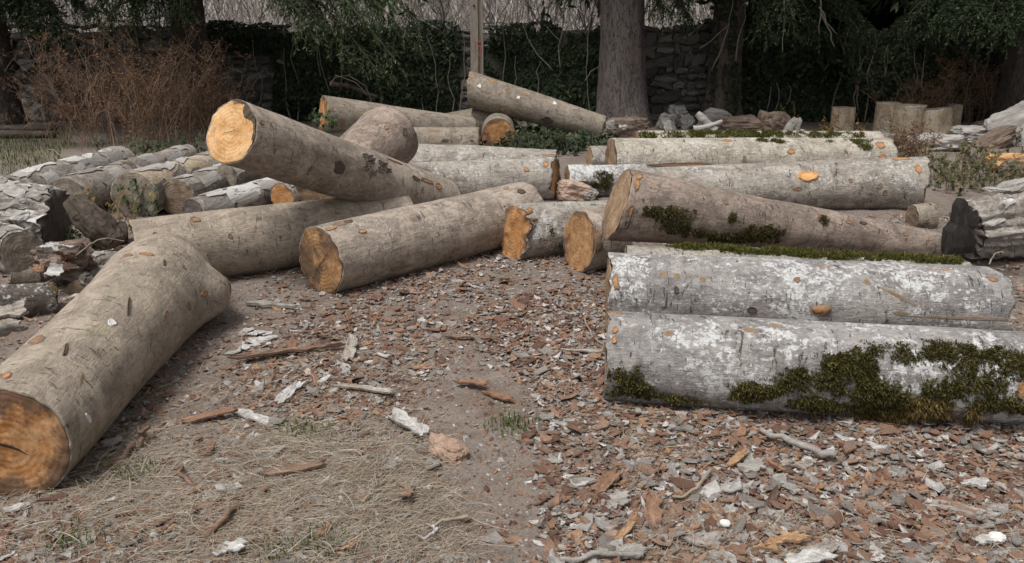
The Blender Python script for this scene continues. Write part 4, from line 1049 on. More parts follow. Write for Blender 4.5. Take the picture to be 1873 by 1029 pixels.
O7 = old('big crumbling log with shaggy white bark at the left edge', (-110, 398, 72), (104, 406, 60), 37, bark_m='gnarl', faceB='cut_dark', nf=40, fl='flake_pale', rough=.09, lump=.08, ridge=.12, nu=110, nv=130, jagB=.05, fa=(.03, .09), fb=(.015, .04), fl_lift=.014)
O8 = old('dark rotted log stub with hollow end among the weeds', (129, 366, 19), (212, 446, 30), 38, bark_m='dark_rot', face='cut_dark', ya=5.9, nf=0, rough=.10, lump=.12, ridge=.15, nu=70, nv=70, prof=[(0, .9), (.3, 1.35), (.7, 1.2), (1, .8)])
O9 = old('short old log with a tall grey weathered face at the left edge', (42, 463, 42), (-70, 432, 42), 39, bark_m='gnarl', face='cut_grey', nf=16, fl='flake_pale', rough=.06, tiltA=(0, .12))
O11 = old('dark log with white spots and a mossy brown right end', (-110, 568, 42), (104, 546, 31), 40, bark_m='spotted', faceB='cut_old', nf=0, nu=80, nv=90)
O11.moss([(85, 528, .10, .05)], 2500, .008, .016, 40, th=.1, mat='moss_dry')
O10 = old('small dark cylinder of wood lying on the spotted log', (24, 513, 16), (78, 512, 14), 41, bark_m='dark_rot', face='cut_dark', faceB='cut_dark', ya=4.75, yb=4.8, nf=0, nu=40, nv=30)
O12 = old('squat grey log piece against the forked log', (166, 486, 21), (214, 476, 19), 42, face='cut_grey', nf=4, nu=40, nv=30, rough=.06, fa=(.02, .05), fb=(.01, .025))
O13 = old('peeling grey stick of wood beside the forked log', (140, 532, 18), (192, 500, 16), 43, bark_m='gnarl', nf=5, nu=40, nv=40, rough=.08, fa=(.02, .06), fb=(.01, .025))
O15 = old('dark mossy root lump in the gap behind the forked log', (165, 430, 28), (232, 428, 22), 44, bark_m='dark_rot', nf=3, nu=50, nv=40, rough=.1, lump=.12, ridge=.12, faceB='cut_dark', face='cut_dark', fa=(.02, .05), fb=(.01, .025))

# ------------------------------------------------------------------ right side: gnarled log with a black jagged end
R2 = Log('old_log', 'gnarled grey log at the right edge with a black jagged broken end', 'old log', at(1768, 420, z=.22), at(2010, 395, z=.26), .20, .30, 'gnarl', 51, lump=.12, ridge=.26, rough=.07, nu=130, nv=150, faceA='cut_dark', jagA=.04, group='old wood on the right')
R2.flakes(14, 51, (.03, .09), (.015, .04), (-1.8, .8), .016, 'flake_pale')
pts = [(1728, 466), (1734, 425), (1748, 410), (1752, 380), (1762, 364), (1770, 368), (1773, 382), (1788, 395), (1790, 412), (1780, 420), (1787, 440), (1778, 464)]
P0 = np.array([at(a, b, Y=5.52) for a, b in pts]); P0[:, 2] = np.maximum(P0[:, 2], .0)
loc = P0 - R2.R[:3, 3]; n = len(P0)
dx = np.array([.02, .13, .0]); mid = P0.mean(0)
rows = [P0 + dx * k + (mid - P0) * s_ for k, s_ in ((-.10, .25), (0, 0), (.9, .03), (1.2, .35))]
Vw = np.concatenate(rows + [mid[None] - dx * .16, mid[None] + dx * 1.25]); Vw[:n * 4] += .008 * fbm(Vw[:n * 4] * 25, 2, 4)[:, None]
Vl = (Vw - R2.R[:3, 3]) @ R2.R[:3, :3]
j = np.arange(n)
F3 = np.concatenate([np.stack([j, (j + 1) % n, np.full(n, 4 * n)], 1), np.stack([3 * n + j, 3 * n + (j + 1) % n, np.full(n, 4 * n + 1)], 1)])
mk('broken_end', Vl, [grid_faces(n, 4, True), F3], M['char'], R2.root)
R3 = old('short thin log chunk under the right end of the grey log', (1668, 398, 24), (1704, 396, 26), 52, bark_m='bark_dim', nf=0, faceB='cut_tan', nu=40, nv=30, name='log_chunk', cat='chunk')
# ------------------------------------------------------------------ standing wood blocks and broken wood at the back right
def block(label, px0, px1, ytop, ybot, seed, lean=(0, 0), bark_m='debarked', face='cut_grey', group='standing wood blocks', flare=1.0):
    p = at((px0 + px1) / 2, ybot, z=0); w = (px1 - px0) / 2 / FPX * p[1] * 1.0
    top = at((px0 + px1) / 2, ytop, Y=p[1])[2]
    c = p + np.array([0, w, 0])
    o = Log('wood_block', label, 'block', c, c + np.array([lean[0], lean[1], top + .01]), w, w * flare, bark_m, seed, lump=.04, group=group, faceA=None, faceB=face, nu=48, nv=30, ridge=.05, lip=.03)
    return o
block('lone yellowish standing block nearest the ivy', 1525, 1567, 199, 246, 61)
block('tall standing block at the left of the tight group', 1606, 1648, 190, 247, 62)
block('widest standing block in front of the group, grey rimmed top', 1642, 1697, 195, 250, 63, flare=1.06)
block('leaning standing block with patchy bark, right of the group', 1698, 1752, 203, 252, 64, lean=(-.05, .03), bark_m='debarked')
block('dim block standing behind the leaning one', 1735, 1761, 193, 236, 65, bark_m='debarked')
block('low grey block under the group', 1606, 1640, 248, 274, 66, bark_m='gnarl')

M['rubble'] = simple('grey weathered wood', [(0, (.15, .135, .12)), (.5, (.29, .27, .25)), (1, (.44, .42, .395))], 8, 6, .8, stretch=(.14, 1, .8), dist=.015)
M['rubble_pale'] = simple('pale crumbling wood', [(0, (.13, .118, .105)), (.5, (.27, .255, .235)), (1, (.43, .415, .395))], 9, 6, .8, stretch=(.14, 1, .8), dist=.015)
M['rubble_brown'] = simple('rotten brown wood', [(0, (.065, .046, .036)), (.5, (.145, .105, .082)), (1, (.28, .225, .185))], 9, 6, .8, stretch=(.14, 1, .8), dist=.015)
M['split'] = simple('split orange wood', [(0, (.26, .13, .055)), (.5, (.42, .24, .11)), (1, (.56, .36, .18))], 12, 5, .7, stretch=(.15, 1, 1), dist=.01)
def chunk(name, label, cat, px, py, size, seed, mat='rubble', Y=None, rot=(0, 0, 0), zoff=0.0, power=4.0, group=None, amp=.2):
    """an angular broken lump: size is (length, depth, height) in metres; its base sits at that spot"""
    n = 17; P = []; F = []
    for ax in range(3):
        for sg in (-1, 1):
            a, b = np.meshgrid(np.linspace(-1, 1, n), np.linspace(-1, 1, n)); p = np.zeros((n, n, 3)); p[..., ax] = sg; p[..., (ax + 1) % 3] = a * sg; p[..., (ax + 2) % 3] = b
            F.append(grid_faces(n, n, off=len(P) * n * n)); P.append(p.reshape(-1, 3))
    P = np.concatenate(P); q = P / (np.abs(P) ** power).sum(1, keepdims=True) ** (1 / power)
    q = q * (1 + amp * fbm(q * 1.4 + seed * 3.3, 3, seed)[:, None] + .10 * np.abs(fbm(q * np.array([2., 6., 6.]) + seed, 3, seed + 4))[:, None]) * np.array(size) / 2
    p = at(px, py, z=zoff) if Y is None else at(px, py, Y=Y)
    o = mk(name, q, np.concatenate(F), M[mat], smooth=False); o.location = p + np.array([0, size[1] / 2, size[2] * .44]); o.rotation_euler = rot
    return tag(o, label, cat, group)
GRR = 'broken wood at the back right'
chunk('wood_chunk', 'short grey brown wood piece with flat top by the ivy', 'chunk', 1418, 246, (.40, .35, .36), 71, 'rubble_brown', rot=(0, .08, .1), group=GRR)
chunk('wood_splinter', 'grey split slab leaning right of the flat topped piece', 'splinter', 1448, 247, (.14, .12, .30), 72, 'rubble', rot=(0, .6, 0), group=GRR)
chunk('wood_splinter', 'thin grey splinter standing beside the leaning slab', 'splinter', 1459, 247, (.07, .08, .28), 73, 'rubble', rot=(0, .2, 0), group=GRR)
chunk('wood_splinter', 'tiny pale wood end sticking up by the grey splinters', 'splinter', 1468, 248, (.07, .07, .10), 74, 'rubble_pale', group=GRR)
for k, (px, py, s, lab) in enumerate([(1222, 238, (.22, .25, .26), 'pale crumbling lump at the left of the broken wood heap'), (1240, 232, (.26, .25, .34), 'tallest pale crumbling lump in the broken wood heap'), (1258, 236, (.24, .2, .2), 'pale angular lump beside the leaning white stick'), (1290, 240, (.28, .2, .14), 'low pale lump below the leaning white stick'), (1228, 244, (.3, .2, .12), 'flat pale piece at the foot of the broken wood heap')]):
    chunk('crumbled_wood', lab, 'wood', px, py, s, 80 + k, 'rubble_pale', rot=(.2 * k, .3 - .2 * k, .4 * k), power=6, amp=.3, group=GRR)
chunk('wood_chunk', 'brown rotten wood piece behind the mossy crest', 'chunk', 1360, 244, (.62, .35, .26), 88, 'rubble_brown', rot=(0, 0, .1), group=GRR)
chunk('wood_chunk', 'grey rounded slab behind the leaning white stick', 'chunk', 1310, 238, (.48, .12, .36), 89, 'rubble', rot=(.35, .25, .1), power=2.6, group=GRR)
def stick(name, label, cat, pts, r0, r1, mat, group=None, seg=8, n=16, wob=.01, seed=0):
    n = 34 if n == 16 else n; P = np.array(pts, float); tt = np.linspace(0, len(P) - 1, n); Q = np.stack([np.interp(tt, range(len(P)), P[:, k]) for k in range(3)], 1)
    for k in range(3): Q[:, k] += wob * noise(np.stack([tt * 2.5, tt * 0 + seed, tt * 0 + k * 7], -1), 5)
    base = Q[0].copy(); g = Geo(); g.tube(Q - base, np.linspace(r0, r1, n) * (1 + .12 * fbm(np.stack([tt * 6, tt * 0 + seed + r0 * 999, tt * 0], -1), 3, 8)), seg)
    o = g.build(name, M[mat], smooth=True); o.location = base
    return tag(o, label, cat, group)
stick('white_stick', 'white round stick leaning out of the broken wood heap', 'stick', [at(1308, 240, Y=12.2), at(1275, 207, Y=12.3)], .07, .06, 'rubble_pale', seg=12, wob=.0)
stick('white_stick', 'curved pale branch lying across the broken wood heap', 'stick', [at(1270, 236, Y=12.0), at(1295, 232, Y=12.0), at(1322, 222, Y=12.0)], .05, .03, 'rubble_pale', seg=10)
# right edge heap
chunk('wood_chunk', 'silvery flat topped wood piece right of the blocks', 'chunk', 1797, 264, (.66, .4, .25), 90, 'rubble_pale', rot=(0, -.02, .1), group=GRR, power=5)
chunk('wood_chunk', 'grey log piece lying below the leaning block', 'chunk', 1722, 276, (.60, .35, .22), 91, 'rubble', rot=(0, -.03, 0), group=GRR, power=5)
chunk('wood_slab', 'big tilted pale slab at the right edge', 'slab', 1858, 268, (.62, .18, .58), 92, 'rubble_pale', rot=(-.3, -.55, -.2), group=GRR, power=7, amp=.12)
chunk('wood_chunk', 'brown split root piece beside the tilted slab', 'chunk', 1828, 272, (.5, .3, .22), 93, 'rubble_brown', rot=(0, -.5, 0), group=GRR)
chunk('wood_chunk', 'rounded dim wood piece behind the silvery one', 'chunk', 1805, 246, (.42, .3, .2), 94, 'rubble_brown', rot=(0, 0, 0), power=2.4, group=GRR)
chunk('wood_chunk', 'orange split firewood piece at the right edge', 'chunk', 1860, 318, (.46, .3, .22), 95, 'split', rot=(0, .1, .2), group=GRR)
chunk('wood_chunk', 'dark split piece under the orange firewood at the right edge', 'chunk', 1872, 330, (.3, .3, .2), 96, 'rubble_brown', rot=(0, .1, .5), group=GRR)
chunk('wood_chunk', 'white bark piece lying on the gnarled log at the right edge', 'chunk', 1862, 352, (.2, .12, .07), 97, 'rubble_pale', Y=5.3, rot=(0, -.2, .1), group=GRR)
chunk('wood_chunk', 'flat grey bark piece lying on the gnarled log', 'chunk', 1832, 352, (.15, .12, .02), 98, 'rubble', Y=5.25, rot=(0, .05, .3), group=GRR)
# centre: split chunk behind the short logs
chunk('split_chunk', 'pinkish split wood chunk lying behind the short torn log', 'chunk', 1050, 371, (.30, .22, .20), 99, 'split_pink', rot=(0, .15, .2), power=5)
chunk('split_chunk', 'grey barked split piece beside the pinkish chunk', 'chunk', 1077, 370, (.14, .2, .14), 100, 'rubble', rot=(0, .4, .1), power=5)
# brown stump and grey lump at the foot of the big trunk
chunk('wood_chunk', 'brown rotten stump at the foot of the big trunk', 'chunk', 1150, 250, (.60, .4, .30), 101, 'rubble_brown', rot=(0, 0, .2), group=GRR)
chunk('white_rag', 'small white scrap at the end of the leaning log', 'scrap', 1117, 238, (.10, .07, .13), 102, 'rubble_pale', Y=11.6, rot=(0, .3, 0), power=3, amp=.35)
chunk('white_rag', 'small white scrap on the brown stump', 'scrap', 1139, 237, (.11, .08, .07), 103, 'rubble_pale', Y=12.0, power=3, amp=.35)
# left edge
chunk('boulder', 'grey boulder by the wall at the left edge', 'boulder', 52, 222, (.52, .5, .44), 104, 'rubble', power=2.6, amp=.25)
chunk('boulder', 'small pale stone left of the boulder', 'stone', 8, 231, (.3, .2, .10), 105, 'rubble_pale', power=3)
chunk('boulder', 'small pale stone below the boulder', 'stone', 25, 232, (.22, .2, .09), 106, 'rubble_pale', power=3)
for k, (py, lab) in enumerate([(236, 'upper dark beam lying by the wall at the left edge'), (247, 'lower dark beam lying on the grass at the left edge')]):
    a, b = at(-60, py, z=.06), at(102, py - 1, z=.06)
    o = stick('beam', lab, 'beam', [a, b], .07, .065, 'dark_rot', 'dark beams', 4, 6, .005, k)
# slabs and crumbled bark at the left edge
M['slabw'] = simple('weathered bark slab', [(0, (.13, .10, .082)), (.5, (.25, .215, .185)), (1, (.42, .395, .365))], 38, 6, .7, stretch=(.25, 1, 1), dist=.006)

def slab(name, label, cat, a, b, width, thick=.012, curl=.25, mat='slab_brown', seed=0, lift=(0, 0), group=None, irr=.34, nx=20, ny=8, z0=None, tilt=0.0):
    """a plate of bark lying from ground spot a to ground spot b"""
    A = at(*a, z=.0) if len(a) == 2 else np.array(a, float); B = at(*b, z=.0) if len(b) == 2 else np.array(b, float)
    L = np.linalg.norm((B - A)[:2]); c = (A + B) / 2
    U, W = np.meshgrid(np.linspace(-1, 1, nx), np.linspace(-1, 1, ny))
    e1 = fbm(np.stack([U * 3.2 + seed * 3.1, np.sign(W) * 2.0, U * 0], -1), 3, seed); e2 = fbm(np.stack([W * 4.0 + seed * 1.7, np.sign(U) * 3.0, U * 0], -1), 3, seed + 1)
    x = U * L / 2 * (1 + irr * .7 * e2 * np.abs(U)); y = W * width / 2 * (1 + irr * e1) * (1 - .25 * np.abs(U) ** 6)
    z = curl * width * (W ** 2) * .5 + .02 * L * noise(np.stack([U * 1.5, W * 1.5, U * 0 + seed], -1), seed + 2) + lift[0] + (lift[1] - lift[0]) * (U * .5 + .5)
    z = z - min(0, z.min()) + .004 + tilt * W * width * .5 + abs(tilt) * width * .5
    z = z + .25 * thick * fbm(np.stack([U * 4, W * 9, U * 0 + seed], -1), 3, seed + 6)
    top = np.stack([x, y, z + thick * .6], -1).reshape(-1, 3); bot = np.stack([x * .97, y * .95, z], -1).reshape(-1, 3); k = nx * ny
    F = grid_faces(nx, ny)
    ring = list(range(nx)) + [nx * (i + 1) - 1 for i in range(1, ny)] + [nx * (ny - 1) + j for j in range(nx - 2, -1, -1)] + [nx * i for i in range(ny - 2, 0, -1)]
    S = np.array([[ring[i], ring[(i + 1) % len(ring)], ring[(i + 1) % len(ring)] + k, ring[i] + k] for i in range(len(ring))])
    o = mk(name, np.concatenate([top, bot]), np.concatenate([F, F[:, ::-1] + k, S[:, ::-1]]), M[mat])
    o.location = (c[0], c[1], (float(gz(c[0], c[1])) if z0 is None else z0) + .004); o.rotation_euler = (0, 0, math.atan2(B[1] - A[1], B[0] - A[0]))
    return tag(o, label, cat, group)
M['slab_brown'] = simple('brown bark slab', [(0, (.085, .052, .037)), (.5, (.165, .105, .074)), (1, (.27, .19, .14))], 38, 6, .7, stretch=(.3, 1, 1), dist=.006)
M['slab_grey'] = simple('grey bark slab', [(0, (.15, .135, .122)), (.5, (.25, .23, .21)), (1, (.36, .34, .315))], 38, 6, .7, stretch=(.3, 1, 1), dist=.006)
M['slab_white'] = simple('white lichen bark slab', [(0, (.17, .155, .14)), (.45, (.36, .345, .33)), (1, (.56, .55, .535))], 38, 6, .7, stretch=(.5, 1, 1), dist=.006)
M['slab_orange'] = simple('orange wood sliver', [(0, (.17, .095, .05)), (.5, (.30, .185, .105)), (1, (.43, .295, .18))], 38, 6, .7, stretch=(.2, 1, 1), dist=.006)

slab('bark_slab', 'pale curled bark slab over the dark log at the left edge', 'bark', at(-50, 605, z=.33), at(46, 588, z=.33), .20, .02, .2, 'slabw', 1, z0=.36)
slab('bark_slab', 'second pale bark slab below the curled one at the left edge', 'bark', at(-50, 628, z=.25), at(40, 610, z=.25), .18, .02, .15, 'slabw', 2, z0=.27)
HB = [(82, 447, .09, 'white flaky bark bit on top of the crumbled heap', 'slab_white'), (95, 455, .10, 'white bark bit standing on the crumbled heap at left', 'slab_white'), (115, 448, .12, 'largest white bark piece on the crumbled heap at left', 'slab_white'), (78, 470, .08, 'pale bark bit on the front of the crumbled heap', 'slab_white'), (105, 478, .10, 'rusty bark bit in the middle of the crumbled heap', 'slab_red'),
      (100, 498, .14, 'long white bark shred at the foot of the crumbled heap', 'slab_white'), (125, 470, .09, 'brown bark bit at the right of the crumbled heap', 'slab_brown'), (92, 488, .09, 'tan bark bit low on the crumbled heap', 'slab_orange'), (118, 490, .10, 'red brown bark bit low at the right of the crumbled heap', 'slab_red'), (84, 484, .07, 'small grey bark bit low on the crumbled heap', 'slab_grey'), (110, 464, .08, 'dark bark bit high on the crumbled heap', 'slab_brown'), (132, 486, .08, 'grey bark bit right of the crumbled heap', 'slab_grey'), (70, 492, .08, 'rusty bark bit at the left foot of the crumbled heap', 'slab_red')]
for k, (px, py, w, lab, mt) in enumerate(HB):
    w *= .72; p = at(px, py, Y=4.86 + .03 * (k % 5)); an_ = .9 * math.sin(k * 2.3)
    slab('bark_bit', lab, 'bark', p - np.array([w * .55, w * .2 * an_, 0]), p + np.array([w * .55, w * .2 * an_, 0]), w * .7, .010, .3, mt, 10 + k, z0=p[2] - .03, group='crumbled bark at the left', tilt=.9 * math.sin(k * 1.7))
chunk('bark_heap', 'rusty heap of crumbled bark between the old logs at left', 'heap', 100, 512, (.34, .24, .22), 110, 'rubble_brown', Y=5.0, power=2.4, amp=.5)

# ------------------------------------------------------------------ single pieces lying on the yard
GP = None
P_ = [('grey_stick', 'pale grey split stick lying near the middle log', 'stick', (452, 556), (536, 564), .035, .03, .1, 'slab_grey'),
      ('bark_board', 'long dark brown board of bark on the chips', 'bark', (440, 664), (622, 645), .055, .02, .15, 'slab_brown'),
      ('bark_board', 'grey brown bark piece standing out near the long board', 'bark', (636, 670), (646, 634), .055, .02, .2, 'slabw'),
      ('bark_strip', 'white bark strip lying on straw, furthest left', 'bark', (432, 760), (496, 785), .05, .012, .3, 'slab_white'),
      ('bark_strip', 'white bark strip with pointed end left of the straw', 'bark', (512, 748), (551, 716), .05, .012, .2, 'slab_white'),
      ('bark_strip', 'long striped bark strip above the straw', 'bark', (620, 716), (718, 736), .04, .014, .3, 'slabw'),
      ('bark_roll', 'lichen white rolled bark piece at the edge of the path', 'bark', (716, 772), (772, 808), .07, .014, .7, 'slab_white'),
      ('bark_strip', 'narrow brown strip on the chips left of centre', 'bark', (818, 624), (902, 632), .03, .012, .2, 'slab_brown'),
      ('bark_strip', 'reddish bark strip at the right side of the path', 'bark', (836, 712), (888, 726), .05, .015, .2, 'slab_red'),
      ('bark_strip', 'reddish bark strip ending at the path', 'bark', (886, 728), (934, 744), .045, .015, .2, 'slab_red'),
      ('bark_strip', 'long curved brown bark at the lower left of the path', 'bark', (480, 884), (590, 872), .045, .016, .3, 'slab_brown'),
      ('bark_slab', 'flat brown bark lying on the left straw', 'bark', (340, 780), (432, 768), .05, .015, .2, 'slab_red'),
      ('bark_slab', 'pale pointed sliver at the lower left', 'bark', (382, 980), (424, 962), .035, .01, .2, 'slab_orange'),
      ('bark_slab', 'white angular bark piece at the bottom left edge', 'bark', (396, 1016), (450, 1010), .055, .012, .2, 'slab_white'),
      ('bark_slab', 'pale bark block at the far right foreground', 'bark', (1764, 876), (1803, 890), .07, .02, .1, 'slab_white'),
      ('bark_slab', 'pale grey bark block cut off by the right edge', 'bark', (1848, 896), (1885, 900), .05, .02, .1, 'slab_grey'),
      ('bark_slab', 'large reddish bark slab in the lower middle', 'bark', (1088, 912), (1130, 878), .06, .016, .2, 'slab_red'),
      ('bark_slab', 'upright reddish bark slab right of the lower middle', 'bark', (1198, 970), (1192, 918), .055, .016, .25, 'slab_red'),
      ('bark_slab', 'dark brown bark slab beside the upright reddish one', 'bark', (1222, 965), (1240, 925), .055, .016, .2, 'slab_brown'),
      ('bark_slab', 'wide grey bark slab in the lower middle', 'bark', (1100, 930), (1150, 926), .085, .012, .1, 'slab_grey'),
      ('bark_slab', 'grey white bark slab next to the orange splinters', 'bark', (1478, 1015), (1528, 1008), .06, .012, .1, 'slabw'),
      ('bark_slab', 'broad grey bark slab on the bottom edge', 'bark', (1252, 985), (1318, 992), .09, .012, .1, 'slab_grey'),
      ('bark_slab', 'grey bark slab low at the bottom edge', 'bark', (1100, 1018), (1180, 1012), .06, .012, .1, 'slab_grey'),
      ('bark_slab', 'pale bark slab at the bottom below the splinters', 'bark', (1440, 1026), (1520, 1022), .07, .012, .1, 'slab_white'),
      ('bark_slab', 'striped bark board above the curved grey stick end', 'bark', (1425, 845), (1486, 852), .05, .014, .1, 'slabw'),
      ('bark_slab', 'grey bark plate right of the striped board', 'bark', (1355, 855), (1395, 850), .07, .012, .1, 'slab_grey'),
      ('bark_slab', 'orange brown bark sliver propped on the chips', 'bark', (1332, 850), (1364, 834), .03, .014, .2, 'slab_orange'),
      ('bark_slab', 'long faint grey board at the right foreground', 'bark', (1700, 920), (1800, 940), .05, .014, .1, 'slab_grey'),
      ('bark_slab', 'long pale strip before the left end of the front log', 'bark', (1012, 650), (1100, 658), .03, .012, .15, 'slabw'),
      ('bark_slab', 'brown bark slab in the straw at the lower left', 'bark', (715, 916), (756, 920), .06, .014, .1, 'slab_brown'),
      ('bark_slab', 'orange sliver at the bottom left of the path', 'bark', (615, 1012), (650, 1004), .025, .012, .1, 'slab_orange'),
      ('bark_slab', 'reddish sliver above the orange one at the bottom', 'bark', (580, 994), (606, 976), .03, .012, .1, 'slab_red'),
      ('wood_sliver', 'longest orange wood splinter at the bottom right', 'splinter', (1416, 984), (1474, 998), .035, .018, .1, 'slab_orange'),
      ('wood_sliver', 'second orange wood splinter leaning on the longest', 'splinter', (1400, 1000), (1462, 978), .03, .02, .1, 'slab_orange'),
      ('wood_sliver', 'orange wood splinter below the other two', 'splinter', (1378, 996), (1425, 1008), .03, .02, .1, 'slab_orange'),
      ('wood_sliver', 'short orange splinter near the bottom centre right', 'splinter', (1128, 995), (1158, 970), .025, .015, .1, 'slab_orange')]
for k, (nm, lab, cat, a, b, w, th, cu, m) in enumerate(P_):
    slab(nm, lab, cat, a, b, w, th, cu, m, 200 + k, lift=(.0, .012 * (k % 3)))
for k, (px, py, w) in enumerate([(470, 612, .05), (488, 610, .04), (466, 626, .06), (484, 625, .05), (455, 606, .04), (476, 634, .05), (497, 622, .035), (450, 640, .045)]):
    p = at(px, py, z=0); a_ = random.uniform(0, 3)
    slab('white_bark_flake', 'white bark flake in the cluster left of the long board', 'bark', p - w * .8 * np.array([math.cos(a_), math.sin(a_), 0]), p + w * .8 * np.array([math.cos(a_), math.sin(a_), 0]), w * 1.3, .008, .1, 'slab_white', 300 + k, group='white bark cluster', nx=7, ny=5)
stick('curved_stick', 'curved grey stick lying before the front log', 'stick', [at(1396, 786, z=.02), at(1440, 806, z=.03), at(1490, 822, z=.025), at(1526, 832, z=.015)], .011, .017, 'slab_grey', seg=7)
stick('brown_stick', 'rough brown stick at the lower left', 'stick', [at(372, 978, z=.02), at(420, 948, z=.03), at(466, 910, z=.02)], .013, .009, 'slab_brown', seg=7, wob=.02)
stick('root_piece', 'twisted reddish root on the straw at the left', 'root', [at(310, 842, z=.01), at(335, 866, z=.03), at(352, 884, z=.03), at(385, 898, z=.02), at(446, 900, z=.02)], .006, .011, 'slab_brown', seg=7, wob=.02)
stick('root_piece', 'brown bent root piece by the big left log', 'root', [at(258, 782, z=.05), at(272, 790, z=.06), at(268, 806, z=.03), at(235, 822, z=.02), at(195, 850, z=.02)], .007, .013, 'slab_brown', seg=7, wob=.02)
stick('grey_stick', 'long grey twig at the bottom edge left of centre', 'stick', [at(1030, 1024, z=.015), at(1100, 1014, z=.02), at(1180, 1016, z=.012)], .008, .011, 'slab_grey', seg=6)
stick('pale_twig', 'pale twig lying on the path at the bottom', 'stick', [at(784, 960, z=.02), at(815, 954, z=.02), at(860, 946, z=.015)], .004, .007, 'straw', seg=6)
stick('pale_twig', 'hooked white twig at the bottom middle', 'stick', [at(770, 982, z=.015), at(795, 978, z=.02), at(804, 968, z=.02), at(790, 962, z=.02)], .005, .005, 'slab_white', seg=6)
stick('pale_twig', 'pale bent twig in the straw of the right foreground', 'stick', [at(1236, 910, z=.015), at(1275, 896, z=.02), at(1303, 860, z=.02)], .005, .007, 'straw', seg=6)
chunk('wood_lump', 'crumbly light brown wood lump beside the path', 'lump', 818, 846, (.16, .10, .07), 120, 'slab_tan', rot=(0, .1, -.7), power=2.6, amp=.35)
chunk('stone', 'round white pebble in the lower right foreground', 'pebble', 1328, 966, (.035, .03, .022), 121, 'white', power=2.2, amp=.1)
chunk('stone', 'white spiral lump at the lower right corner', 'stone', 1828, 998, (.05, .04, .035), 122, 'white', power=2.2, amp=.2)
chunk('stone', 'white angular bit left of the spiral lump', 'stone', 1805, 996, (.045, .03, .02), 123, 'slab_white', power=4, amp=.3)
chunk('wood_chip', 'bright fresh wood chip near the path top', 'chip', 716, 722, (.025, .02, .015), 124, 'fresh', power=4, amp=.3)

# ------------------------------------------------------------------ bark litter: density over the yard
def blob(x, y, cx, cy, rx, ry): return np.exp(-(((x - cx) / rx) ** 2 + ((y - cy) / ry) ** 2))
def chip_density(x, y):
    px, py = to_px(np.stack([x, y, 0 * x], -1))
    d = .24 + 1.1 * blob(px, py, 760, 590, 280, 85) + 1.0 * blob(px, py, 1040, 620, 150, 120) + .9 * blob(px, py, 1500, 900, 520, 170) + .8 * blob(px, py, 1050, 860, 130, 200) + .55 * blob(px, py, 500, 680, 130, 70) + .55 * blob(px, py, 640, 720, 200, 60)
    d = d - 1.2 * blob(px, py, 880, 715, 80, 60) - 1.2 * blob(px, py, 905, 830, 75, 110) - .9 * blob(px, py, 950, 960, 100, 90) - .6 * blob(px, py, 440, 560, 60, 60)
    d = d * (.75 + .6 * noise(np.stack([x * 3, y * 3, 0 * x], -1), 61))
    return np.clip(d, .02, 1.2), px, py

def chip_shape(seed, n=7):
    """thin irregular plate, unit size, bevelled edge"""
    R = np.random.default_rng(seed); an = np.sort(R.uniform(0, 2 * np.pi, n) * .35 + np.arange(n) * 2 * np.pi / n * .65 + 0)
    an = np.arange(n) * 2 * np.pi / n + R.uniform(-.3, .3, n); rr = R.uniform(.62, 1.1, n); asp = R.uniform(.34, .75)
    x, y = rr * np.cos(an) * .5, rr * np.sin(an) * .5 * asp
    cz = .10 * (x * 2) ** 2 * R.choice([-1, 1, 1]) + .06 * R.normal(0, 1, n)
    th = R.uniform(.03, .065)
    top = np.stack([x * .93, y * .93, cz + th], 1); bot = np.stack([x, y, cz], 1); c = np.array([[0, 0, th + .02], [0, 0, 0]])
    j = np.arange(n); k = (j + 1) % n
    F = np.concatenate([np.stack([j, k, np.full(n, 2 * n)], 1), np.stack([k + n, j + n, np.full(n, 2 * n + 1)], 1), np.stack([j, j + n, k + n], 1), np.stack([j, k + n, k], 1)])
    return np.concatenate([top, bot, c]), F
CHIPS = [chip_shape(s, 6 + s % 3) for s in range(14)]
def chipmat(name, stops, island):
    t = NT(name); v = t.coord('Object', (.5, 1, 1)); nz = t.noise(v, 90 if island else 4, 5, .7, .5)
    rnd = t.island() if island else t.orand()
    c = t.ramp(rnd, stops, 'CONSTANT' if island else 'LINEAR')
    c = t.mix(t.math('MULTIPLY', t.step(nz, .4, .65), .5), c, (.075, .055, .045)); c = t.mix(t.math('MULTIPLY', t.step(nz, .55, .7), .14), c, (.42, .38, .35))
    t.color(c); t.bump(nz, .5, .004 if island else .06); t.bs.inputs['Roughness'].default_value = .9
    return t.m
BR = [(.090, .046, .032), (.150, .078, .051), (.195, .108, .070), (.24, .145, .098), (.28, .185, .135)]
GRY = [(.165, .148, .133), (.225, .205, .187), (.285, .265, .245)]
WH = [(.33, .315, .30), (.45, .435, .415)]
stops = []; seq = [BR[0], BR[1], GRY[0], BR[2], BR[3], GRY[1], BR[1], WH[0], BR[2], GRY[2], BR[0], BR[4], GRY[1], WH[1], BR[2], (.29, .165, .09)]
M['chip_mix'] = chipmat('bark chips', [(k / len(seq), c) for k, c in enumerate(seq)], True)
M['chip_brown'] = chipmat('brown bark chip', [(0, BR[0]), (.4, BR[2]), (1, BR[4])], False)
M['chip_grey'] = chipmat('grey bark chip', [(0, GRY[0]), (1, GRY[2])], False)
M['chip_white'] = chipmat('white bark chip', [(0, (.27, .255, .24)), (1, (.46, .445, .425))], False)

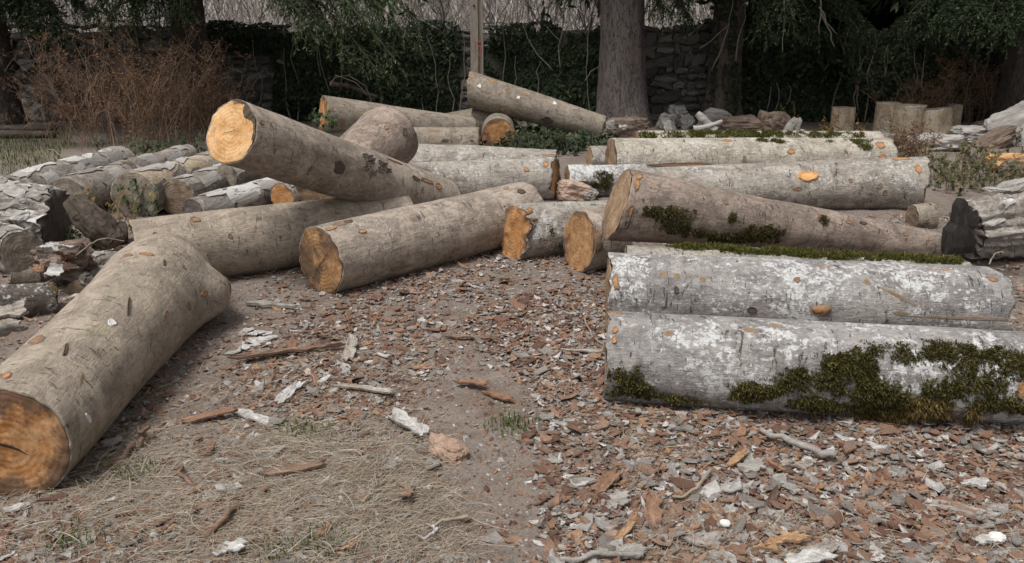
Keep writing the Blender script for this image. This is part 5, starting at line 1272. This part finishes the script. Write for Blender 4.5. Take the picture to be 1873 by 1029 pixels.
R = np.random.default_rng(99); N = 110000
y = 2.0 + 5.2 * R.random(N) ** 1.5; x = R.uniform(-.72, .72, N) * (y + .5)
d, px, py = chip_density(x, y)
keep = (R.random(N) < d * .85) & (px > -60) & (px < 1930) & (py < 1080)
x, y, d = x[keep], y[keep], d[keep]
bx_, by_ = [], []
for L_, m_ in ((L1, 420), (L2, 300), (L3, 420), (L18, 700), (L19, 120), (L20, 110), (L17, 120), (L15, 60)):
    t_ = R.random(m_); q_ = L_.A + (L_.B - L_.A) * t_[:, None]; rr_ = L_.rA + (L_.rB - L_.rA) * t_
    nrm_ = unit(np.array([-(L_.B - L_.A)[1], (L_.B - L_.A)[0], 0.])); sg_ = R.choice([-1, 1], m_) * rr_ * (.45 + np.abs(R.normal(0, .32, m_)))
    bx_.append(q_[:, 0] + nrm_[0] * sg_); by_.append(q_[:, 1] + nrm_[1] * sg_)
x, y = np.concatenate([x] + bx_), np.concatenate([y] + by_); d = np.concatenate([d, np.full(len(x) - len(d), .8)]); n = len(x)
sz = np.exp(R.normal(math.log(.030), .52, n)); sz = np.clip(sz, .009, .115)
app = sz / (y + .5); order = np.argsort(-app)
big = set(order[:285].tolist())
yaw = R.uniform(0, 2 * np.pi, n); tx, ty = R.normal(0, .15, n), R.normal(0, .15, n)
zg = gz(x, y) + .003 + R.random(n) * .010 * (d > .5)
# the many small ones: one mesh
g = Geo(); shp = R.integers(0, 14, n)
for s in range(14):
    V0, F0 = CHIPS[s]; idx = np.array([i for i in np.where(shp == s)[0] if i not in big]); m = len(idx)
    if not m: continue
    cy, sy = np.cos(yaw[idx])[:, None], np.sin(yaw[idx])[:, None]
    X = V0[None, :, 0] * sz[idx, None]; Yv = V0[None, :, 1] * sz[idx, None]; Z = V0[None, :, 2] * sz[idx, None] + X * tx[idx, None] + Yv * ty[idx, None]
    V = np.stack([x[idx, None] + X * cy - Yv * sy, y[idx, None] + X * sy + Yv * cy, zg[idx, None] + Z], -1)
    g.add(V.reshape(-1, 3), (F0[None] + (np.arange(m) * len(V0))[:, None, None]).reshape(-1, 3))
o = g.build('bark_litter', M['chip_mix'], kind='stuff'); tag(o, 'countless small brown and grey bark chips strewn over the yard', 'bark litter')
# the largest ones: objects of their own
kinds = [('bark_chip', 'chip_brown', 'reddish brown bark chip lying on the yard'), ('grey_bark_chip', 'chip_grey', 'grey bark chip lying on the yard'), ('white_bark_chip', 'chip_white', 'whitish bark chip lying on the yard')]
CM = {}
for i in order[:285]:
    k = R.choice([0, 0, 0, 1, 1, 2]); s = int(shp[i])
    if (k, s) not in CM:
        me = mesh_data(kinds[k][0], *CHIPS[s]); me.materials.append(M[kinds[k][1]]); CM[(k, s)] = me
    o = obj(kinds[k][0], CM[(k, s)]); o.location = (x[i], y[i], zg[i] + .002); o.scale = (sz[i] * 1.05,) * 3; o.rotation_euler = (ty[i] * .7, -tx[i] * .7, yaw[i])
    tag(o, kinds[k][2], 'bark chip', kinds[k][2].split(' lying')[0] + 's')

# ------------------------------------------------------------------ straw, dead grass, grit

def ribbons(x, y, z, L, w, yaw, rise, R, curve=.5, nseg=4):
    n = len(x); t = np.linspace(0, 1, nseg + 1)
    cur = R.normal(0, curve, n)
    ang = yaw[:, None] + cur[:, None] * t
    dxs, dys = np.cos(ang) * (L / nseg)[:, None], np.sin(ang) * (L / nseg)[:, None]
    X = x[:, None] + np.concatenate([np.zeros((n, 1)), np.cumsum(dxs[:, :-1], 1)], 1); Y = y[:, None] + np.concatenate([np.zeros((n, 1)), np.cumsum(dys[:, :-1], 1)], 1)
    Z = z[:, None] + rise[:, None] * np.sin(np.pi * t * .8)[None]
    nx, ny = -np.sin(ang) * (w / 2)[:, None], np.cos(ang) * (w / 2)[:, None]
    tp = (1 - .6 * t)[None]
    V = np.stack([np.stack([X - nx * tp, Y - ny * tp, Z], -1), np.stack([X + nx * tp, Y + ny * tp, Z + (w * .4)[:, None]], -1)], 2)
    V = V.reshape(n, -1, 3); k = np.arange(nseg)
    F = np.stack([2 * k, 2 * k + 1, 2 * k + 3, 2 * k + 2], 1)
    return V.reshape(-1, 3), (F[None] + (np.arange(n) * V.shape[1])[:, None, None]).reshape(-1, 4)
def straw_density(x, y):
    px, py = to_px(np.stack([x, y, 0 * x], -1))
    d = .09 + 1.0 * blob(px, py, 380, 880, 300, 140) + .9 * blob(px, py, 620, 800, 160, 70) + .7 * blob(px, py, 700, 970, 220, 80) + .5 * blob(px, py, 1280, 830, 130, 40) + .35 * blob(px, py, 1040, 760, 90, 60) + .3 * blob(px, py, 1300, 990, 200, 60)
    d = d - .8 * blob(px, py, 880, 720, 75, 60) - .9 * blob(px, py, 905, 830, 70, 110) - .5 * blob(px, py, 960, 960, 90, 90)
    return np.clip(d * (.7 + .7 * noise(np.stack([x * 2.5, y * 2.5, 0 * x], -1), 71)), .01, 1.2), px, py
N = 230000; y = 2.0 + 5.0 * R.random(N) ** 1.6; x = R.uniform(-.72, .72, N) * (y + .5)
d, px, py = straw_density(x, y); keep = (R.random(N) < d * .8) & (px > -60) & (px < 1930) & (py < 1080)
x, y = x[keep], y[keep]; n = len(x)
clump = noise(np.stack([x * 4, y * 4, x * 0], -1), 81) * 2.2
V, F = ribbons(x, y, gz(x, y) + .004 + .012 * R.random(n), np.exp(R.normal(math.log(.045), .5, n)), R.uniform(.0009, .0021, n), clump * .5 + R.normal(.2, .9, n), R.uniform(0, .012, n), R, .4)
o = mk('straw_litter', V, F, M['straw'], kind='stuff'); tag(o, 'dead dry grass and straw matted over the yard', 'straw')
n = 700; idx = R.integers(0, len(x), n); x2, y2 = x[idx] + R.normal(0, .03, n), y[idx] + R.normal(0, .03, n)
V, F = ribbons(x2, y2, gz(x2, y2) + .010 + .012 * R.random(n), R.uniform(.07, .17, n), R.uniform(.0013, .0026, n), R.uniform(0, 6.28, n), R.uniform(.004, .02, n), R, .5, 5)
M['straw_pale'] = simple('pale straw', [(0, (.20, .165, .12)), (.5, (.30, .255, .20)), (1, (.44, .39, .32))], 10, island=True, bump=0)
o = mk('straw_stalks', V, F, M['straw_pale'], kind='stuff'); tag(o, 'longer pale straw stalks lying loose on the matted dead grass', 'straw')
# grit and tiny crumbs
N = 42000; y = 2.0 + 5.4 * R.random(N) ** 1.4; x = R.uniform(-.72, .72, N) * (y + .5); s = np.exp(R.normal(math.log(.006), .45, N)); z = gz(x, y)
oc = np.array([[1, 0, 0], [0, 1, 0], [-1, 0, 0], [0, -1, 0], [0, 0, .7], [0, 0, -.5]]); of = np.array([[0, 1, 4], [1, 2, 4], [2, 3, 4], [3, 0, 4]])
sc_ = s[:, None, None] * (oc[None] * R.uniform(.5, 1.3, (N, 6, 3))); a_ = R.uniform(0, 6.28, N)[:, None]
V = np.stack([x[:, None] + sc_[..., 0] * np.cos(a_) - sc_[..., 1] * np.sin(a_), y[:, None] + sc_[..., 0] * np.sin(a_) + sc_[..., 1] * np.cos(a_), z[:, None] + sc_[..., 2] + .001], -1)
o = mk('grit', V.reshape(-1, 3), (of[None] + (np.arange(N) * 6)[:, None, None]).reshape(-1, 3), M['chip_mix'], kind='stuff'); tag(o, 'fine crumbs of bark and grit on the soil', 'grit')

# ------------------------------------------------------------------ green things
M['grass'] = leafmat('grass blades', [(0, (.035, .060, .014)), (.5, (.070, .105, .026)), (.9, (.11, .14, .045)), (1, (.22, .20, .09))], .7, .2, .2)
M['leaf_green'] = leafmat('weed leaves', [(0, (.028, .045, .020)), (.5, (.052, .078, .038)), (.9, (.085, .11, .058)), (1, (.20, .15, .05))], .6, .25, .2)
M['leaf_dull'] = leafmat('dull weed leaves', [(0, (.040, .048, .022)), (.45, (.075, .080, .038)), (.75, (.13, .105, .055)), (1, (.21, .15, .085))], .7, .2, .2)
M['leaf_rust'] = leafmat('yellowed leaves', [(0, (.10, .065, .02)), (.5, (.18, .105, .03)), (1, (.28, .19, .06))], .7, .2, .2)
M['green_stem'] = simple('weed stems', [(0, (.09, .075, .04)), (1, (.20, .17, .10))], 10, island=True, bump=0)
def grass(name, label, x, y, h, mat='grass', z=None):
    n = len(x); z = gz(x, y) if z is None else z
    yaw = R.uniform(0, 6.28, n); w = h * .035 + .0015; bend_ = R.uniform(.1, .8, n) * h
    t = np.array([0, .5, 1.]); X = x[:, None] + np.cos(yaw)[:, None] * bend_[:, None] * t ** 2; Y = y[:, None] + np.sin(yaw)[:, None] * bend_[:, None] * t ** 2; Z = z[:, None] + h[:, None] * t
    nx, ny = -np.sin(yaw)[:, None] * w[:, None], np.cos(yaw)[:, None] * w[:, None]; tp = np.array([1, .8, .1])[None]
    V = np.stack([np.stack([X - nx * tp, Y - ny * tp, Z], -1), np.stack([X + nx * tp, Y + ny * tp, Z], -1)], 2).reshape(n, 6, 3)
    F = np.array([[0, 1, 3, 2], [2, 3, 5, 4]])
    o = mk(name, V.reshape(-1, 3), (F[None] + (np.arange(n) * 6)[:, None, None]).reshape(-1, 4), M[mat], kind='stuff'); return tag(o, label, 'grass')
n = 16000; a = R.uniform(-9.5, -4.2, n); b = R.uniform(7.6, 13.5, n); kp = (to_px(np.stack([a, b, 0 * a], -1))[0] < 108 + 40 * noise(np.stack([a, b, 0 * a], -1), 4)); grass('grass', 'short green grass beyond the old logs at the left', a[kp], b[kp], R.uniform(.03, .085, kp.sum()))
n = 900; a = R.normal(0, 1, n); b = R.normal(0, 1, n); k = R.integers(0, 6, n)
cen = np.array([at(p_, q_, z=0)[:2] for p_, q_ in ((520, 1010), (600, 1005), (240, 868), (130, 995), (935, 785), (560, 800))]); grass('grass_tufts', 'sparse green grass tufts on the straw at the bottom left', cen[k, 0] + a * .05, cen[k, 1] + b * .045, R.uniform(.012, .04, n))
def weed(label, px, py, w, h, seed, n=26, lw=.05, mat='leaf_green', lv=9, zb=0.0, Y=None, name='weed', group='green weeds', cat='weed'):
    p = at(px, py, z=zb) if Y is None else at(px, py, Y=Y); Q = np.random.default_rng(seed); root = empty(name, p, label, cat, group); g = Geo(); lp = []
    for k in range(n):
        hh = h * Q.uniform(.4, 1.1); t = np.linspace(0, 1, 5); P = np.stack([Q.normal(0, w * .35) + Q.normal(0, .3) * hh * t ** 1.4, Q.normal(0, w * .3) + Q.normal(0, .25) * hh * t ** 1.4, hh * t], 1)
        g.tube(P, np.linspace(.004, .0018, 5), 3, False); i = Q.uniform(.2, 1, lv) * 4; i0 = np.minimum(i.astype(int), 3); fr = (i - i0)[:, None]; lp.append(P[i0] * (1 - fr) + P[i0 + 1] * fr + Q.normal(0, lw * .35, (lv, 3)))
    lp = np.concatenate(lp); m = len(lp)
    V, F = leaf_mesh(lp, np.stack([Q.normal(0, .5, m), -.6 + Q.normal(0, .4, m), .8 + 0 * Q.normal(0, 1, m)], 1), lw * Q.uniform(.5, 1.2, m), Q)
    g.build('stems', M['green_stem'], root, kind='stuff'); mk('leaves', V, F, M[mat], root, kind='stuff'); return root
for k, (px, py, w, h, nn, lab) in enumerate([(1718, 330, .7, .34, 46, 'green weeds left part of the patch right of the grey log'), (1772, 325, .8, .42, 56, 'tallest green weeds in the patch under the silvery wood'), (1815, 338, .6, .34, 40, 'green weeds at the right of the patch above the gnarled log'), (1745, 352, .7, .26, 40, 'low green weeds at the front of the right patch'), (1790, 292, .5, .26, 30, 'green leaves growing around the silvery wood piece'), (1860, 268, .4, .3, 18, 'green sprig before the tilted slab')]):
    weed(lab, px, py, w, h, 400 + k, int(nn * .7), .048, 'leaf_dull', 7)
weed('dark ground ivy under the leaning log foot', 1000, 272, 1.3, .28, 410, 90, .075, 'ivy'); weed('dark ground ivy beside the small round ended log', 970, 252, .9, .3, 411, 60, .075, 'ivy'); weed('green ground leaves between the pale log end and leaning log', 1065, 266, .7, .22, 412, 46, .065)
weed('dark weed sprouting between the old logs', 145, 452, .32, .42, 413, 16, .03); weed('rusty yellow leaved weed before the grey faced old log', 222, 430, .28, .50, 414, 12, .032, 'leaf_rust', 8); weed('green bramble on the grey faced old log', 255, 395, .25, .36, 415, 14, .06); weed('blue green bramble trailing over the old logs at the back', 310, 290, .9, .34, 416, 46, .055); weed('bramble leaves on the old log under the bright cut end', 400, 330, .5, .30, 417, 26, .055)
weed('small green sprigs by the crumbled bark at left', 110, 446, .3, .22, 418, 12, .03)
weed('yellow green sprig before the lone standing block', 1512, 248, .15, .36, 419, 9, .05, 'leaf_rust'); weed('yellow green sprig right of the lone standing block', 1570, 262, .12, .38, 420, 9, .05, 'leaf_rust'); weed('thin yellow sprig above the split slab', 1453, 236, .15, .45, 421, 6, .035, 'leaf_rust')
weed('green sprigs at the left end of the farthest log', 592, 236, .2, .24, 422, 10, .05, Y=9.2)
# arching dead stems
def arch(label, p, k): return stick('dead_stem', label, 'stem', p, .005, .003, 'straw', None, 5, 16, .01, k)
arch('pale dead stem arching behind the forked log', [at(138, 470, Y=5.0), at(165, 445, Y=5.0), at(195, 437, Y=5.05), at(228, 440, Y=5.1)], 1)
arch('pale dead stem arching over the left grass', [at(85, 272, Y=8.5), at(100, 275, Y=8.4), at(120, 292, Y=8.2)], 2)
arch('pale dead stem arching by the gnarled log at right', [at(1810, 482, Y=4.7), at(1822, 464, Y=4.7), at(1836, 462, Y=4.7)], 3)
arch('pale curved stem at the left end of the front log', [at(1066, 584, z=.04), at(1082, 612, z=.05), at(1104, 632, z=.03)], 4)
for k, pp in enumerate([[(612, 136), (650, 150), (672, 175)], [(603, 155), (612, 140), (640, 138)], [(640, 140), (668, 155), (680, 188)]]):
    arch(['bare arching twig over the farthest log, upper one', 'bare arching twig over the farthest log, left one', 'bare arching twig over the farthest log, right one'][k], [at(a, b, Y=12.2) for a, b in pp], 10 + k)
stick('fallen_branch', 'dark fallen branch against the ivy behind the farthest log', 'branch', [at(604, 152, Y=12.6), at(640, 158, Y=12.7), at(690, 178, Y=12.8)], .04, .022, 'dark_rot', seg=7)
